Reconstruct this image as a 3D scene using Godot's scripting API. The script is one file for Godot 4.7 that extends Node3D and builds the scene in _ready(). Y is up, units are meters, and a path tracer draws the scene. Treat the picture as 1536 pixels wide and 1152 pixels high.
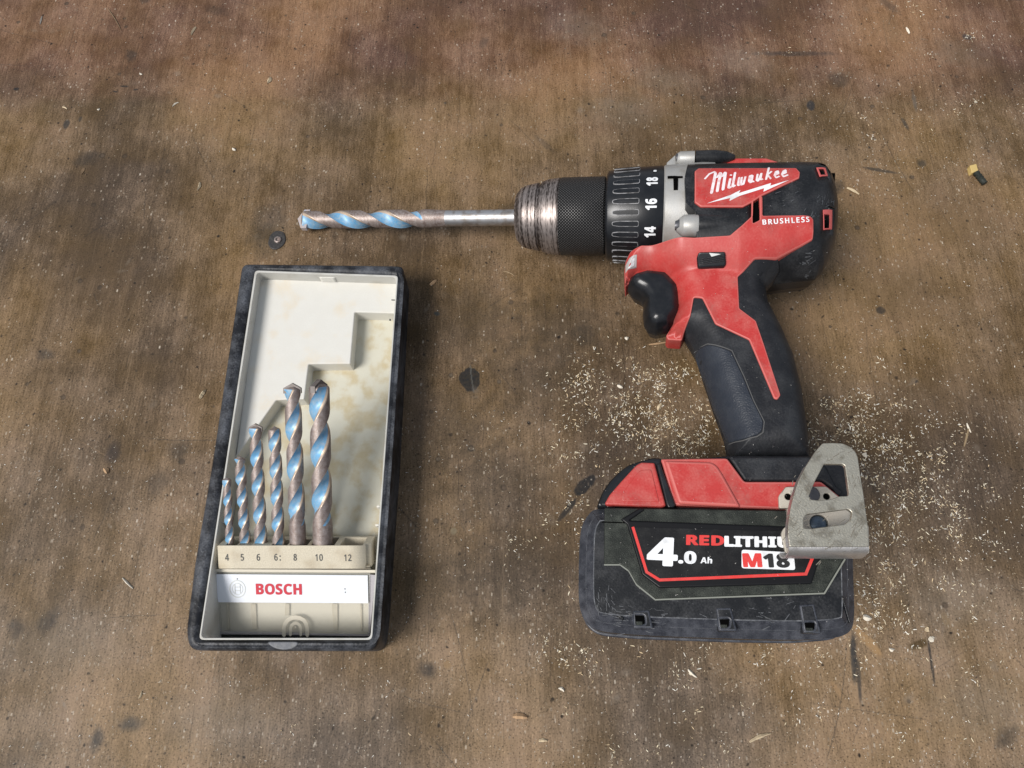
extends Node3D
# A cordless drill and a case of masonry bits on a worn workbench, seen from above.
# All shapes are given in millimetres (x to the right, y up, z towards the viewer); vertices are written in metres.

# ---------------------------------------------------------------- surfaces of the tool (height over the bench, mm)
var housing_shape_edge := pts([70.1, -239, 97.7, -235.8, 121.4, -233.8, 151, -230.8, 160, -229.4, 165.4, -226.3, 167.7, -220.3, 168.4, -212.6, 167.8, -204.8, 166, -195.3, 163.4, -186, 159.8, -178.9, 156.1, -172.9, 152.7, -170.3, 142.7, -170, 133.3, -169.3, 123.7, -167.6, 114.2, -166.9, 66.3, -176.2])
func housing_shape(x: float, z: float) -> float: return inflate(housing_shape_edge, x, z, 32, 29, 25)
var grip_shape_edge := pts([61.4, -183.9, 62.6, -193.6, 66, -205.2, 72.2, -216.8, 86.1, -219.5, 99.8, -220.1, 119.9, -219.9, 149.1, -216.7, 143.4, -174.7, 132.7, -169, 128.4, -165, 128.7, -157, 133, -143.2, 136.3, -129.3, 137.6, -112.6, 137.4, -96.6, 136.5, -78.2, 102.4, -79.5, 101.7, -92, 98.5, -105, 95.4, -120, 92.7, -133.8, 89.5, -140.7, 85.3, -142.7, 80.7, -144.5, 83.7, -150.3, 85.9, -157.4, 85.4, -164.1, 83.6, -169.4, 80, -173.8, 74.6, -177, 68, -177.5, 63.9, -174.8, 61.7, -171.6, 61.4, -178.1])
func grip_shape(x: float, z: float) -> float: return inflate(grip_shape_edge, x, z, 32, 18, 13)
var trigger_shape_edge := pts([63, -171.5, 63.9, -175.2, 67.1, -177.6, 73.1, -179, 82.9, -177, 88.7, -168.2, 87.5, -153.7, 81.5, -146.9, 75.4, -145.9, 71.7, -147.6, 70, -151.3, 69.7, -156.8, 70.3, -161.6, 68.9, -165, 65.4, -167.5])
func trigger_shape(x: float, z: float) -> float: return inflate(trigger_shape_edge, x, z, 32, 13, 6)
func tool(x: float, z: float) -> float: return smax(32.0 + (housing_shape(x, z) - 32.0) * ease01((x - 66.0) / 24.0), grip_shape(x, z), 14.0)
func gear_top(x: float, z: float) -> float: return 32 + sqrt(max(0.0, 668.0 - pow(z + 217.0 - 0.09 * (x - 52.0), 2.0)))
func flap(x: float, z: float) -> float: return 3.0 + (-9.4 - z) * 0.54
func foot(x: float, z: float) -> float: return 58.0
func clip_top(x: float, z: float) -> float: return 84.0

const MM := 0.001
var org := Vector3.ZERO          # base of the thing being built, mm
var used := {}
var font_bold: FontVariation
var font_black: FontVariation
var font_plain: FontVariation
var font_mono: FontVariation
var font_spaced: FontVariation

func pts(a: Array) -> PackedVector2Array:
	var p := PackedVector2Array()
	for i in range(0, a.size(), 2):
		p.append(Vector2(a[i], a[i + 1]))
	return p

func ease01(t: float) -> float:
	var u := clampf(t, 0.0, 1.0)
	return u * u * (3.0 - 2.0 * u)

func smax(a: float, b: float, k: float) -> float:
	var h := maxf(k - absf(a - b), 0.0) / k
	return maxf(a, b) + h * h * k * 0.25

func inflate(poly: PackedVector2Array, x: float, z: float, base: float, a: float, w: float) -> float:
	var p := Vector2(x, z)
	if not Geometry2D.is_point_in_polygon(p, poly):
		return base
	var d := 1e9
	for i in poly.size():
		d = minf(d, p.distance_to(Geometry2D.get_closest_point_to_segment(p, poly[i - 1], poly[i])))
	var u := 1.0 - minf(d / w, 1.0)
	return base + a * sqrt(maxf(0.0, 1.0 - pow(u, 2.3)))

# ---------------------------------------------------------------- nodes
func numbered(called: String) -> String:
	var n: int = used.get(called, 0)
	used[called] = n + 1
	return called if n == 0 else "%s_%03d" % [called, n]

func thing(called: String, label: String, category: String, at := Vector3.ZERO, group := "") -> Node3D:
	var o := Node3D.new()
	o.name = numbered(called)
	o.position = at * MM
	org = at
	add_child(o)
	o.set_meta("label", label)
	o.set_meta("category", category)
	if group:
		o.set_meta("group", group)
	return o

func part(called: String, st: SurfaceTool, m: Material, parent: Node3D, label := "") -> MeshInstance3D:
	var o := MeshInstance3D.new()
	o.name = called
	o.mesh = st.commit()
	o.mesh.surface_set_material(0, m)
	parent.add_child(o, true)
	if label:
		o.set_meta("label", label)
	return o

func begin() -> SurfaceTool:
	var st := SurfaceTool.new()
	st.begin(Mesh.PRIMITIVE_TRIANGLES)
	return st

# ---------------------------------------------------------------- triangles
func tri(st: SurfaceTool, a: Vector3, b: Vector3, c: Vector3, na: Vector3, nb: Vector3, nc: Vector3, ua := Vector2.ZERO, ub := Vector2.ZERO, uc := Vector2.ZERO) -> void:
	var g := (b - a).cross(c - a)
	if g.length_squared() < 1e-12:
		return
	if g.dot(na + nb + nc) > 0.0:
		var t := b; b = c; c = t
		t = nb; nb = nc; nc = t
		var u := ub; ub = uc; uc = u
	st.set_normal(na); st.set_uv(ua); st.add_vertex((a - org) * MM)
	st.set_normal(nb); st.set_uv(ub); st.add_vertex((b - org) * MM)
	st.set_normal(nc); st.set_uv(uc); st.add_vertex((c - org) * MM)

func quad(st: SurfaceTool, a: Vector3, b: Vector3, c: Vector3, d: Vector3, na: Vector3, nb: Vector3, nc: Vector3, nd: Vector3) -> void:
	tri(st, a, b, c, na, nb, nc)
	tri(st, a, c, d, na, nc, nd)

func flat_quad(st: SurfaceTool, a: Vector3, b: Vector3, c: Vector3, d: Vector3, outward: Vector3) -> void:
	var n := (b - a).cross(c - a).normalized()
	if n.dot(outward) < 0.0:
		n = -n
	quad(st, a, b, c, d, n, n, n, n)

func area_of(p: PackedVector2Array) -> float:
	var s := 0.0
	for i in p.size():
		s += p[i - 1].cross(p[i])
	return s * 0.5

func oriented(p: PackedVector2Array, positive: bool) -> PackedVector2Array:
	var q := p.duplicate()
	if (area_of(q) > 0.0) != positive:
		q.reverse()
	return q

func rounded(p: PackedVector2Array, r: float, n := 4) -> PackedVector2Array:
	if r <= 0.0:
		return p
	var q := PackedVector2Array()
	for i in p.size():
		var a := p[i - 1]; var b := p[i]; var c := p[(i + 1) % p.size()]
		var ra := minf(r, a.distance_to(b) * 0.45); var rc := minf(r, c.distance_to(b) * 0.45)
		var s := b + (a - b).normalized() * ra; var e := b + (c - b).normalized() * rc
		for k in n + 1:
			var t := float(k) / n
			q.append(s.lerp(b, t).lerp(b.lerp(e, t), t))
	return q

func dense(p: PackedVector2Array, step: float) -> PackedVector2Array:
	var q := PackedVector2Array()
	for i in p.size():
		var a := p[i]; var b := p[(i + 1) % p.size()]
		var n := maxi(1, int(ceil(a.distance_to(b) / step)))
		if a.distance_to(b) < 0.02:
			continue
		for k in n:
			q.append(a.lerp(b, float(k) / n))
	return q

func outward_of(p: PackedVector2Array) -> PackedVector2Array:
	var q := PackedVector2Array()
	for i in p.size():
		var d := (p[i] - p[i - 1]).normalized(); var e := (p[(i + 1) % p.size()] - p[i]).normalized()
		var n := Vector2(d.y, -d.x) + Vector2(e.y, -e.x)
		var l := n.length()
		n = n / l if l > 0.2 else Vector2(d.y, -d.x)
		q.append(n * minf(1.6, 2.0 / maxf(l, 0.4)))
	return q

func slope(h: Callable, x: float, z: float) -> Vector3:
	var e := 0.35
	return Vector3(h.call(x - e, z) - h.call(x + e, z), 2.0 * e, h.call(x, z - e) - h.call(x, z + e)).normalized()

# A solid over an outline: its top follows the height function, its edge is rounded, its wall goes down.
# c: lift, bev, wall (depth below the top) or floor (height), under [[inset, height], ...], cell, holes, round, inflated
func panel(st: SurfaceTool, outline: PackedVector2Array, h: Callable, c := {}) -> void:
	var lift: float = c.get("lift", 0.0); var bev: float = c.get("bev", 0.4); var cell: float = c.get("cell", 1.6)
	var blown: bool = c.get("inflated", false)
	var loops := [dense(rounded(oriented(outline, true), c.get("round", 0.0)), cell)]
	for hole in c.get("holes", []):
		loops.append(dense(rounded(oriented(hole, false), c.get("round", 0.0)), cell))
	var rim_st: SurfaceTool = c.get("rim", st)
	var steps := [[0.0, 0.0], [0.12, 0.0], [0.4, 0.0], [0.9, 0.0], [1.7, 0.0], [2.8, 0.0], [4.0, 0.0]]
	if not blown:
		steps = []
		for k in 5:
			var a := PI * 0.5 * k / 4.0
			steps.append([bev * (1.0 - cos(a)), bev * (1.0 - sin(a))])
	if c.has("chamfer"):
		steps = [[0.0, c.chamfer[1]], [c.chamfer[0], 0.0]]
	if bev <= 0.0:
		steps = [[0.0, 0.0]]
	var cores := []
	for li in loops.size():
		var p: PackedVector2Array = loops[li]
		var n := outward_of(p)
		var pos := []; var nor := []
		for k in steps.size():
			var pv := PackedVector3Array(); var nv := PackedVector3Array()
			for i in p.size():
				var q: Vector2 = p[i] - n[i] * steps[k][0]
				var y: float = h.call(q.x, q.y) + lift - steps[k][1]
				pv.append(Vector3(q.x, y, q.y))
				var nn := n[i].normalized()
				var side := Vector3(nn.x, 0, nn.y)
				if blown and li == 0:
					var qi: Vector2 = p[i] - n[i] * (steps[k][0] + 0.4)
					nv.append(side if k == 0 else slope(h, qi.x, qi.y))
				else:
					var a := PI * 0.5 * k / maxf(1.0, steps.size() - 1.0)
					if c.has("chamfer"):
						a = atan2(c.chamfer[0], c.chamfer[1])
					nv.append((side * cos(a) + slope(h, q.x, q.y) * sin(a)).normalized())
			pos.append(pv); nor.append(nv)
		var m := p.size()
		for k in range(steps.size() - 1):
			for i in m:
				var j := (i + 1) % m
				quad(rim_st, pos[k][i], pos[k][j], pos[k + 1][j], pos[k + 1][i], nor[k][i], nor[k][j], nor[k + 1][j], nor[k + 1][i])
		# wall, then what lies under it
		var prev := PackedVector3Array(); var pn := PackedVector3Array()
		for i in m:
			prev.append(pos[0][i])
			var nn := n[i].normalized()
			pn.append(Vector3(nn.x, 0, nn.y))
		var levels := [[0.0, c.get("floor", 0.0)]]
		levels.append_array(c.get("under", []) if li == 0 else [])
		for lv in levels:
			var nxt := PackedVector3Array()
			for i in m:
				var q: Vector2 = p[i] - n[i] * lv[0]
				nxt.append(Vector3(q.x, pos[0][i].y - c.wall if c.has("wall") and lv[0] == 0.0 else lv[1], q.y))
			for i in m:
				var j := (i + 1) % m
				var tilt := clampf(Vector2(prev[i].x - nxt[i].x, prev[i].z - nxt[i].z).length() / maxf(0.01, prev[i].y - nxt[i].y), 0.0, 3.0)
				var ni := (pn[i] + Vector3.DOWN * tilt).normalized(); var nj := (pn[j] + Vector3.DOWN * tilt).normalized()
				quad(st, prev[i], prev[j], nxt[j], nxt[i], ni, nj, nj, ni)
			prev = nxt
		var core := PackedVector2Array()
		for v in pos[-1]:
			core.append(Vector2(v.x, v.z))
		cores.append(core)
	# the top, cut by a grid so that it can bend
	var box := Rect2(cores[0][0], Vector2.ZERO)
	for v in cores[0]:
		box = box.expand(v)
	var seen := {}
	for ix in range(int(floor(box.position.x / cell)), int(ceil(box.end.x / cell)) + 1):
		for iz in range(int(floor(box.position.y / cell)), int(ceil(box.end.y / cell)) + 1):
			var x := ix * cell; var z := iz * cell
			var sq := PackedVector2Array([Vector2(x, z), Vector2(x + cell, z), Vector2(x + cell, z + cell), Vector2(x, z + cell)])
			var pieces := Geometry2D.intersect_polygons(sq, cores[0])
			for li in range(1, cores.size()):
				var rest: Array[PackedVector2Array] = []
				for piece in pieces:
					rest.append_array(Geometry2D.clip_polygons(piece, cores[li]))
				pieces = rest
			for piece in pieces:
				if absf(area_of(piece)) < 1e-5:
					continue
				var idx := Geometry2D.triangulate_polygon(piece)
				if idx.is_empty():
					for t in range(1, piece.size() - 1):
						idx.append_array([0, t, t + 1])
				var vv := PackedVector3Array(); var nv := PackedVector3Array()
				for v in piece:
					if not seen.has(v):
						seen[v] = [Vector3(v.x, h.call(v.x, v.y) + lift, v.y), slope(h, v.x, v.y)]
					vv.append(seen[v][0]); nv.append(seen[v][1])
				for t in range(0, idx.size(), 3):
					tri(st, vv[idx[t]], vv[idx[t + 1]], vv[idx[t + 2]], nv[idx[t]], nv[idx[t + 1]], nv[idx[t + 2]])

func slab(called: String, outline: PackedVector2Array, h: Callable, c: Dictionary, m: Material, parent: Node3D, label := "") -> MeshInstance3D:
	var st := begin()
	if not c.has("rim_look"):
		panel(st, outline, h, c)
		return part(called, st, m, parent, label)
	c.rim = begin()
	panel(st, outline, h, c)
	var o := part(called, st, m, parent, label)
	c.rim.commit(o.mesh)
	o.mesh.surface_set_material(1, c.rim_look)
	return o

func level(y: float) -> Callable:
	return func(_x: float, _z: float) -> float: return y

# A turned shape: profile of (place along the axis, radius).
func turned(st: SurfaceTool, prof: Array, at: Vector3, axis: Vector3, segs := 96, tile := Vector2(60, 0.2)) -> void:
	var ax := axis.normalized()
	var e1 := Vector3.UP if absf(ax.y) < 0.9 else Vector3.RIGHT
	e1 = (e1 - ax * e1.dot(ax)).normalized()
	var e2 := ax.cross(e1)
	var n := prof.size() / 2
	var tang := []
	for i in n - 1:
		tang.append(Vector2(prof[2 * i + 2] - prof[2 * i], prof[2 * i + 3] - prof[2 * i + 1]).normalized())
	for i in n - 1:
		var d: Vector2 = tang[i]
		var d0: Vector2 = tang[i - 1] if i > 0 and tang[i - 1].dot(d) > 0.8 else d
		var d1: Vector2 = tang[i + 1] if i < n - 2 and tang[i + 1].dot(d) > 0.8 else d
		var n0 := Vector2(-(d + d0).y, (d + d0).x).normalized(); var n1 := Vector2(-(d + d1).y, (d + d1).x).normalized()
		for k in segs:
			var a := TAU * k / segs; var b := TAU * (k + 1) / segs
			var ra := e1 * cos(a) + e2 * sin(a); var rb := e1 * cos(b) + e2 * sin(b)
			var x0: float = prof[2 * i]; var r0: float = prof[2 * i + 1]; var x1: float = prof[2 * i + 2]; var r1: float = prof[2 * i + 3]
			var p := [at + ax * x0 + ra * r0, at + ax * x0 + rb * r0, at + ax * x1 + rb * r1, at + ax * x1 + ra * r1]
			var q := [ax * n0.x + ra * n0.y, ax * n0.x + rb * n0.y, ax * n1.x + rb * n1.y, ax * n1.x + ra * n1.y]
			var ua := float(k) / segs * tile.x; var ub := float(k + 1) / segs * tile.x
			var u := [Vector2(ua, x0 * tile.y), Vector2(ub, x0 * tile.y), Vector2(ub, x1 * tile.y), Vector2(ua, x1 * tile.y)]
			tri(st, p[0], p[1], p[2], q[0], q[1], q[2], u[0], u[1], u[2])
			tri(st, p[0], p[2], p[3], q[0], q[2], q[3], u[0], u[2], u[3])

func lathe(called: String, prof: Array, at: Vector3, axis: Vector3, m: Material, parent: Node3D, segs := 96, tile := Vector2(60, 0.2), label := "") -> MeshInstance3D:
	var st := begin()
	turned(st, prof, at, axis, segs, tile)
	return part(called, st, m, parent, label)

# ---------------------------------------------------------------- lettering and printed marks
func letters(called: String, text: String, font: Font, m: Material, parent: Node3D, place: Callable, fat := 0.0) -> MeshInstance3D:
	var t := TextMesh.new()
	t.text = text
	t.font = font
	t.font_size = 96
	t.pixel_size = 1.0 / 96.0 / 0.714
	t.depth = 0.0
	t.horizontal_alignment = HORIZONTAL_ALIGNMENT_LEFT
	t.vertical_alignment = VERTICAL_ALIGNMENT_BOTTOM
	var a := t.get_mesh_arrays()
	var v: PackedVector3Array = a[Mesh.ARRAY_VERTEX]
	var idx: PackedInt32Array = a[Mesh.ARRAY_INDEX]
	var low := 1e9
	var left := 1e9
	for p in v:
		low = minf(low, p.y)
		left = minf(left, p.x)
	var st := begin()
	for copy in (9 if fat > 0.0 else 1):
		var off := Vector2.ZERO if copy == 0 else Vector2.from_angle(TAU * copy / 8.0) * fat
		for i in range(0, idx.size(), 3):
			var p := []
			for k in 3:
				p.append(place.call(v[idx[i + k]].x - left + off.x, v[idx[i + k]].y - low + off.y))
			var up: Vector3 = p[0][1] * 0.004 * copy
			tri(st, p[0][0] + up, p[1][0] + up, p[2][0] + up, p[0][1], p[1][1], p[2][1])
	return part(called, st, m, parent)

# places lettering on a height field: o = baseline start, deg = turn, cap = capital height
func lay(o: Vector2, deg: float, cap: float, wide: float, lean: float, h: Callable, lift: float) -> Callable:
	var r := Vector2(cos(deg_to_rad(deg)), sin(deg_to_rad(deg)))
	var u := Vector2(r.y, -r.x)
	return func(tx: float, ty: float) -> Array:
		var q: Vector2 = o + r * (tx * wide + ty * lean) * cap + u * ty * cap
		return [Vector3(q.x, h.call(q.x, q.y) + lift, q.y), slope(h, q.x, q.y)]

func shape(called: String, p: PackedVector2Array, h: Callable, lift: float, m: Material, parent: Node3D, cell := 3.0) -> MeshInstance3D:
	return slab(called, p, h, {"lift": lift, "bev": 0.0, "wall": 0.12, "cell": cell}, m, parent)

func pen(st: SurfaceTool, p: PackedVector2Array, w: float, h: Callable, lift: float) -> void:
	for poly in Geometry2D.offset_polyline(p, w * 0.5, Geometry2D.JOIN_ROUND, Geometry2D.END_ROUND):
		if area_of(poly) > 0.0:
			panel(st, poly, h, {"lift": lift, "bev": 0.0, "wall": 0.1, "cell": 4.0})

# Rubbed patches: bundles of short thin strokes round the given places.
func scuffs(called: String, spots: Array, h: Callable, lift: float, seed_: int, m: Material, parent: Node3D) -> void:
	var rng := RandomNumberGenerator.new()
	rng.seed = seed_
	var st := begin()
	for s in spots:     # [centre, spread, direction in degrees, number]
		for k in s[3]:
			var c: Vector2 = s[0] + Vector2(rng.randfn(), rng.randfn()) * s[1]
			var d := Vector2.from_angle(deg_to_rad(s[2] + rng.randfn() * 14.0)) * rng.randf_range(0.5, 3.2)
			pen(st, PackedVector2Array([c - d * 0.5, c + d.rotated(rng.randf_range(-0.2, 0.2)) * 0.1, c + d * 0.5]), rng.randf_range(0.1, 0.3), h, lift)
	part(called, st, m, parent)

func disc(c: Vector2, r: float, n := 24) -> PackedVector2Array:
	var q := PackedVector2Array()
	for k in n:
		q.append(c + Vector2(cos(TAU * k / n), sin(TAU * k / n)) * r)
	return q

# ---------------------------------------------------------------- materials
func fnl(s: int, freq: float, oct := 4, kind := FastNoiseLite.TYPE_SIMPLEX_SMOOTH) -> FastNoiseLite:
	var n := FastNoiseLite.new()
	n.seed = s
	n.frequency = freq
	n.noise_type = kind
	n.fractal_octaves = oct
	return n

func noise_bytes(s: int, freq: float, size: int, oct := 4) -> PackedByteArray:
	var im := fnl(s, freq, oct).get_seamless_image(size, size)
	im.convert(Image.FORMAT_L8)
	return im.get_data()

# Base colour with broad dirt, fine dust and scattered specks; colours are linear.
func worn(s: int, base: Color, dirt: Color, dust: Color, dirt_share: float, dust_share: float, specks := 0, size := 256, fleck := 0.28) -> ImageTexture:
	var a := noise_bytes(s, 0.012, size, 5); var b := noise_bytes(s + 1, 0.03, size, 5); var f := noise_bytes(s + 2, 0.25, size, 2)
	var im := Image.create(size, size, false, Image.FORMAT_RGB8)
	for y in size:
		for x in size:
			var i := y * size + x
			var d := smoothstep(0.85 - dirt_share, 1.3 - dirt_share, a[i] / 255.0 + (f[i] / 255.0 - 0.5) * 0.3)
			var u := clampf((b[i] * 0.6 + a[i] * 0.4) / 255.0 - 0.35 + (f[i] / 255.0 - 0.5) * 0.35, 0.0, 1.0)
			var c := base.lerp(dirt, d).lerp(dust, minf(u * dust_share * 1.5, 0.8))
			c = c * (1.0 - fleck * 0.5 + fleck * f[i] / 255.0)
			im.set_pixel(x, y, c.linear_to_srgb())
	var rng := RandomNumberGenerator.new()
	rng.seed = s
	for k in specks:
		var x := rng.randi_range(0, size - 2); var y := rng.randi_range(0, size - 2)
		im.set_pixel(x, y, dust.lerp(base, rng.randf() * 0.6).linear_to_srgb())
	return ImageTexture.create_from_image(im)

func bumps(s: int, freq: float, oct := 3, size := 256) -> ImageTexture:
	var im := fnl(s, freq, oct).get_seamless_image(size, size)
	im.convert(Image.FORMAT_L8)
	return ImageTexture.create_from_image(im)

func plain(c: Color, rough: float, metal := 0.0) -> StandardMaterial3D:
	var m := StandardMaterial3D.new()
	m.albedo_color = c.linear_to_srgb()
	m.roughness = rough
	m.metallic = metal
	return m

func grained(t: Texture2D, rough: float, metal: float, repeat_mm: float, bump: Texture2D = null, bump_mm := 0.0) -> StandardMaterial3D:
	var m := StandardMaterial3D.new()
	m.albedo_texture = t
	m.roughness = rough
	m.metallic = metal
	m.uv1_triplanar = true
	m.uv1_scale = Vector3.ONE * (1000.0 / repeat_mm)
	if bump:
		m.heightmap_enabled = true
		m.heightmap_texture = bump
		m.heightmap_scale = bump_mm * 0.1
	return m

var M := {}

func make_materials() -> void:
	var rough_bump := bumps(5, 0.11, 4)
	var fine_bump := bumps(6, 0.35, 2)
	var ink := Color(0.012, 0.013, 0.015)
	M.black = grained(worn(11, ink, Color(0.02, 0.02, 0.022), Color(0.085, 0.08, 0.075), 0.45, 0.36, 60), 0.46, 0.0, 60, fine_bump, 0.05)
	for k in ["black"]:
		M[k].metallic_specular = 0.4
	M.rubber = grained(worn(21, Color(0.013, 0.014, 0.017), Color(0.022, 0.024, 0.028), Color(0.09, 0.09, 0.09), 0.45, 0.26, 70), 0.5, 0.0, 55, rough_bump, 0.12)
	M.pad = grained(worn(31, Color(0.026, 0.031, 0.042), Color(0.034, 0.04, 0.052), Color(0.09, 0.09, 0.09), 0.5, 0.2, 20), 0.42, 0.0, 30, rough_bump, 0.18)
	M.jet = plain(Color(0.005, 0.005, 0.006), 0.4)
	M.gloss = grained(worn(41, Color(0.006, 0.007, 0.009), Color(0.01, 0.011, 0.014), Color(0.05, 0.05, 0.05), 0.4, 0.2, 40), 0.3, 0.0, 40, fine_bump, 0.02)
	M.shell = grained(worn(51, Color(0.010, 0.011, 0.013), Color(0.02, 0.021, 0.024), Color(0.1, 0.1, 0.1), 0.5, 0.36, 120), 0.36, 0.0, 70, fine_bump, 0.04)
	M.texture_black = grained(worn(61, Color(0.015, 0.018, 0.015), Color(0.026, 0.03, 0.025), Color(0.1, 0.11, 0.09), 0.5, 0.36, 120), 0.6, 0.0, 40, fine_bump, 0.22)
	M.red_edge = plain(Color(0.54, 0.12, 0.105), 0.5)
	M.red = grained(worn(71, Color(0.46, 0.036, 0.032), Color(0.3, 0.026, 0.022), Color(0.58, 0.26, 0.22), 0.3, 0.42, 90, 256, 0.14), 0.42, 0.0, 80, fine_bump, 0.04)
	M.red_trim = plain(Color(0.62, 0.12, 0.11), 0.5)
	M.red_print = grained(worn(75, Color(0.66, 0.035, 0.03), Color(0.5, 0.03, 0.025), Color(0.6, 0.2, 0.18), 0.3, 0.2, 10), 0.45, 0.0, 30)
	M.white = grained(worn(81, Color(0.8, 0.82, 0.84), Color(0.6, 0.61, 0.62), Color(0.5, 0.48, 0.45), 0.3, 0.25, 30), 0.5, 0.0, 30)
	M.worn_white = grained(worn(85, Color(0.8, 0.75, 0.77), Color(0.7, 0.45, 0.46), Color(0.6, 0.3, 0.3), 0.3, 0.3, 30), 0.5, 0.0, 14)
	M.label_black = grained(worn(91, Color(0.008, 0.008, 0.009), Color(0.014, 0.014, 0.015), Color(0.06, 0.06, 0.055), 0.4, 0.26, 60), 0.4, 0.0, 50)
	M.print_black = plain(Color(0.012, 0.012, 0.013), 0.5)
	M.dark = plain(Color(0.003, 0.003, 0.003), 0.9)
	M.dark.metallic_specular = 0.0
	M.alloy = grained(worn(101, Color(0.4, 0.4, 0.39), Color(0.27, 0.26, 0.24), Color(0.5, 0.46, 0.38), 0.4, 0.35, 30), 0.45, 0.3, 40, fine_bump, 0.06)
	M.clip = grained(worn(111, Color(0.47, 0.44, 0.36), Color(0.22, 0.19, 0.14), Color(0.55, 0.53, 0.46), 0.42, 0.6, 1500, 256, 0.4), 0.36, 0.75, 28, rough_bump, 0.08)
	M.clip_edge = grained(worn(115, Color(0.5, 0.48, 0.46), Color(0.34, 0.32, 0.3), Color(0.6, 0.6, 0.58), 0.4, 0.4, 20), 0.4, 0.7, 28, rough_bump, 0.06)
	M.bracket = grained(worn(121, Color(0.55, 0.5, 0.42), Color(0.4, 0.36, 0.3), Color(0.6, 0.58, 0.5), 0.4, 0.3, 10), 0.5, 0.3, 30)
	M.steel = grained(worn(131, Color(0.46, 0.46, 0.47), Color(0.26, 0.22, 0.19), Color(0.6, 0.58, 0.55), 0.5, 0.5, 900, 256, 0.4), 0.42, 0.8, 22, fine_bump, 0.03)
	M.rusty = grained(worn(141, Color(0.27, 0.215, 0.19), Color(0.13, 0.075, 0.055), Color(0.62, 0.59, 0.58), 0.5, 0.55, 3600, 256, 0.7), 0.5, 0.5, 16, rough_bump, 0.08)
	M.blue = grained(worn(151, Color(0.11, 0.35, 0.6), Color(0.18, 0.42, 0.62), Color(0.52, 0.48, 0.44), 0.5, 0.85, 2200, 256, 0.45), 0.42, 0.1, 16, fine_bump, 0.04)
	M.tan_edge = grained(worn(161, Color(0.55, 0.42, 0.3), Color(0.4, 0.3, 0.24), Color(0.6, 0.6, 0.6), 0.4, 0.4, 60), 0.4, 0.4, 16)
	M.carbide = grained(worn(171, Color(0.17, 0.15, 0.14), Color(0.1, 0.075, 0.06), Color(0.4, 0.38, 0.37), 0.4, 0.4, 200), 0.5, 0.4, 12)
	M.tip_pale = grained(worn(176, Color(0.5, 0.42, 0.39), Color(0.3, 0.36, 0.46), Color(0.68, 0.62, 0.6), 0.4, 0.5, 200), 0.45, 0.2, 10)
	M.tray_shaded = grained(worn(186, Color(0.52, 0.51, 0.47), Color(0.4, 0.38, 0.33), Color(0.6, 0.6, 0.57), 0.4, 0.4, 60, 256, 0.08), 0.45, 0.0, 60)  # greyer than the tray: shade on the walls put into their colour
	M.tray = grained(worn(181, Color(0.67, 0.655, 0.6), Color(0.66, 0.59, 0.47), Color(0.74, 0.73, 0.68), 0.34, 0.4, 30, 512, 0.03), 0.45, 0.0, 130)
	M.tray_low = grained(worn(191, Color(0.59, 0.57, 0.47), Color(0.5, 0.42, 0.26), Color(0.62, 0.62, 0.53), 0.5, 0.4, 90, 512, 0.06), 0.45, 0.0, 90)
	M.holder = grained(worn(201, Color(0.56, 0.5, 0.38), Color(0.44, 0.37, 0.26), Color(0.62, 0.57, 0.46), 0.42, 0.4, 60), 0.5, 0.0, 50, fine_bump, 0.05)
	M.bumper = grained(worn(211, Color(0.010, 0.011, 0.014), Color(0.028, 0.032, 0.042), Color(0.22, 0.23, 0.25), 0.4, 0.5, 300), 0.42, 0.0, 70, rough_bump, 0.1)
	M.label_white = grained(worn(221, Color(0.77, 0.8, 0.85), Color(0.68, 0.71, 0.72), Color(0.74, 0.75, 0.72), 0.3, 0.3, 4, 256, 0.04), 0.35, 0.0, 90)
	M.emblem = plain(Color(0.6, 0.62, 0.6), 0.5)
	M.bosch_red = plain(Color(0.56, 0.035, 0.055), 0.45)
	M.numbers = plain(Color(0.07, 0.07, 0.065), 0.6)
	var k := StandardMaterial3D.new()
	k.transparency = BaseMaterial3D.TRANSPARENCY_ALPHA
	k.albedo_color = Color(0.9, 0.9, 0.86, 0.22)
	k.roughness = 0.18
	M.clear = k
	var kn := Image.create(32, 32, false, Image.FORMAT_L8)
	for y in 32:
		for x in 32:
			var d := minf(absf(fposmod(x + y, 32) - 16), absf(fposmod(x - y, 32) - 16)) / 16.0
			kn.set_pixel(x, y, Color.WHITE * (1.0 - smoothstep(0.0, 0.55, 0.55 - d)))
	M.knurl = plain(Color.WHITE, 0.42, 0.3)
	var kc := Image.create(32, 32, false, Image.FORMAT_RGB8)
	for y in 32:
		for x in 32:
			kc.set_pixel(x, y, Color(0.007, 0.007, 0.008).lerp(Color(0.075, 0.073, 0.072), pow(kn.get_pixel(x, y).r, 2.0)).linear_to_srgb())
	M.knurl.albedo_texture = ImageTexture.create_from_image(kc)
	M.knurl.heightmap_enabled = true
	M.knurl.heightmap_texture = ImageTexture.create_from_image(kn)
	M.knurl.heightmap_scale = 0.045
	# chuck nose: bright steel with dark burnt rings round it
	var ring := Image.create(256, 128, false, Image.FORMAT_RGB8)
	var ra := noise_bytes(301, 0.02, 256, 4); var rb := noise_bytes(302, 0.12, 256, 3)
	for y in 128:
		for x in 256:
			var band := 0.45 * ra[(y * 2 % 256) * 256 + 40] / 255.0 + 0.62 * rb[(y * 2 % 256) * 256 + 90] / 255.0
			var w := 0.9 * smoothstep(0.44, 0.68, band * 0.5 + ra[(x / 2) * 256 + y] / 255.0 * 0.2 + rb[y * 2 * 256 + x] / 255.0 * 0.34)
			ring.set_pixel(x, y, Color(0.33, 0.285, 0.265).lerp(Color(0.022, 0.015, 0.012), w).linear_to_srgb())
	M.nose = StandardMaterial3D.new()
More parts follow.
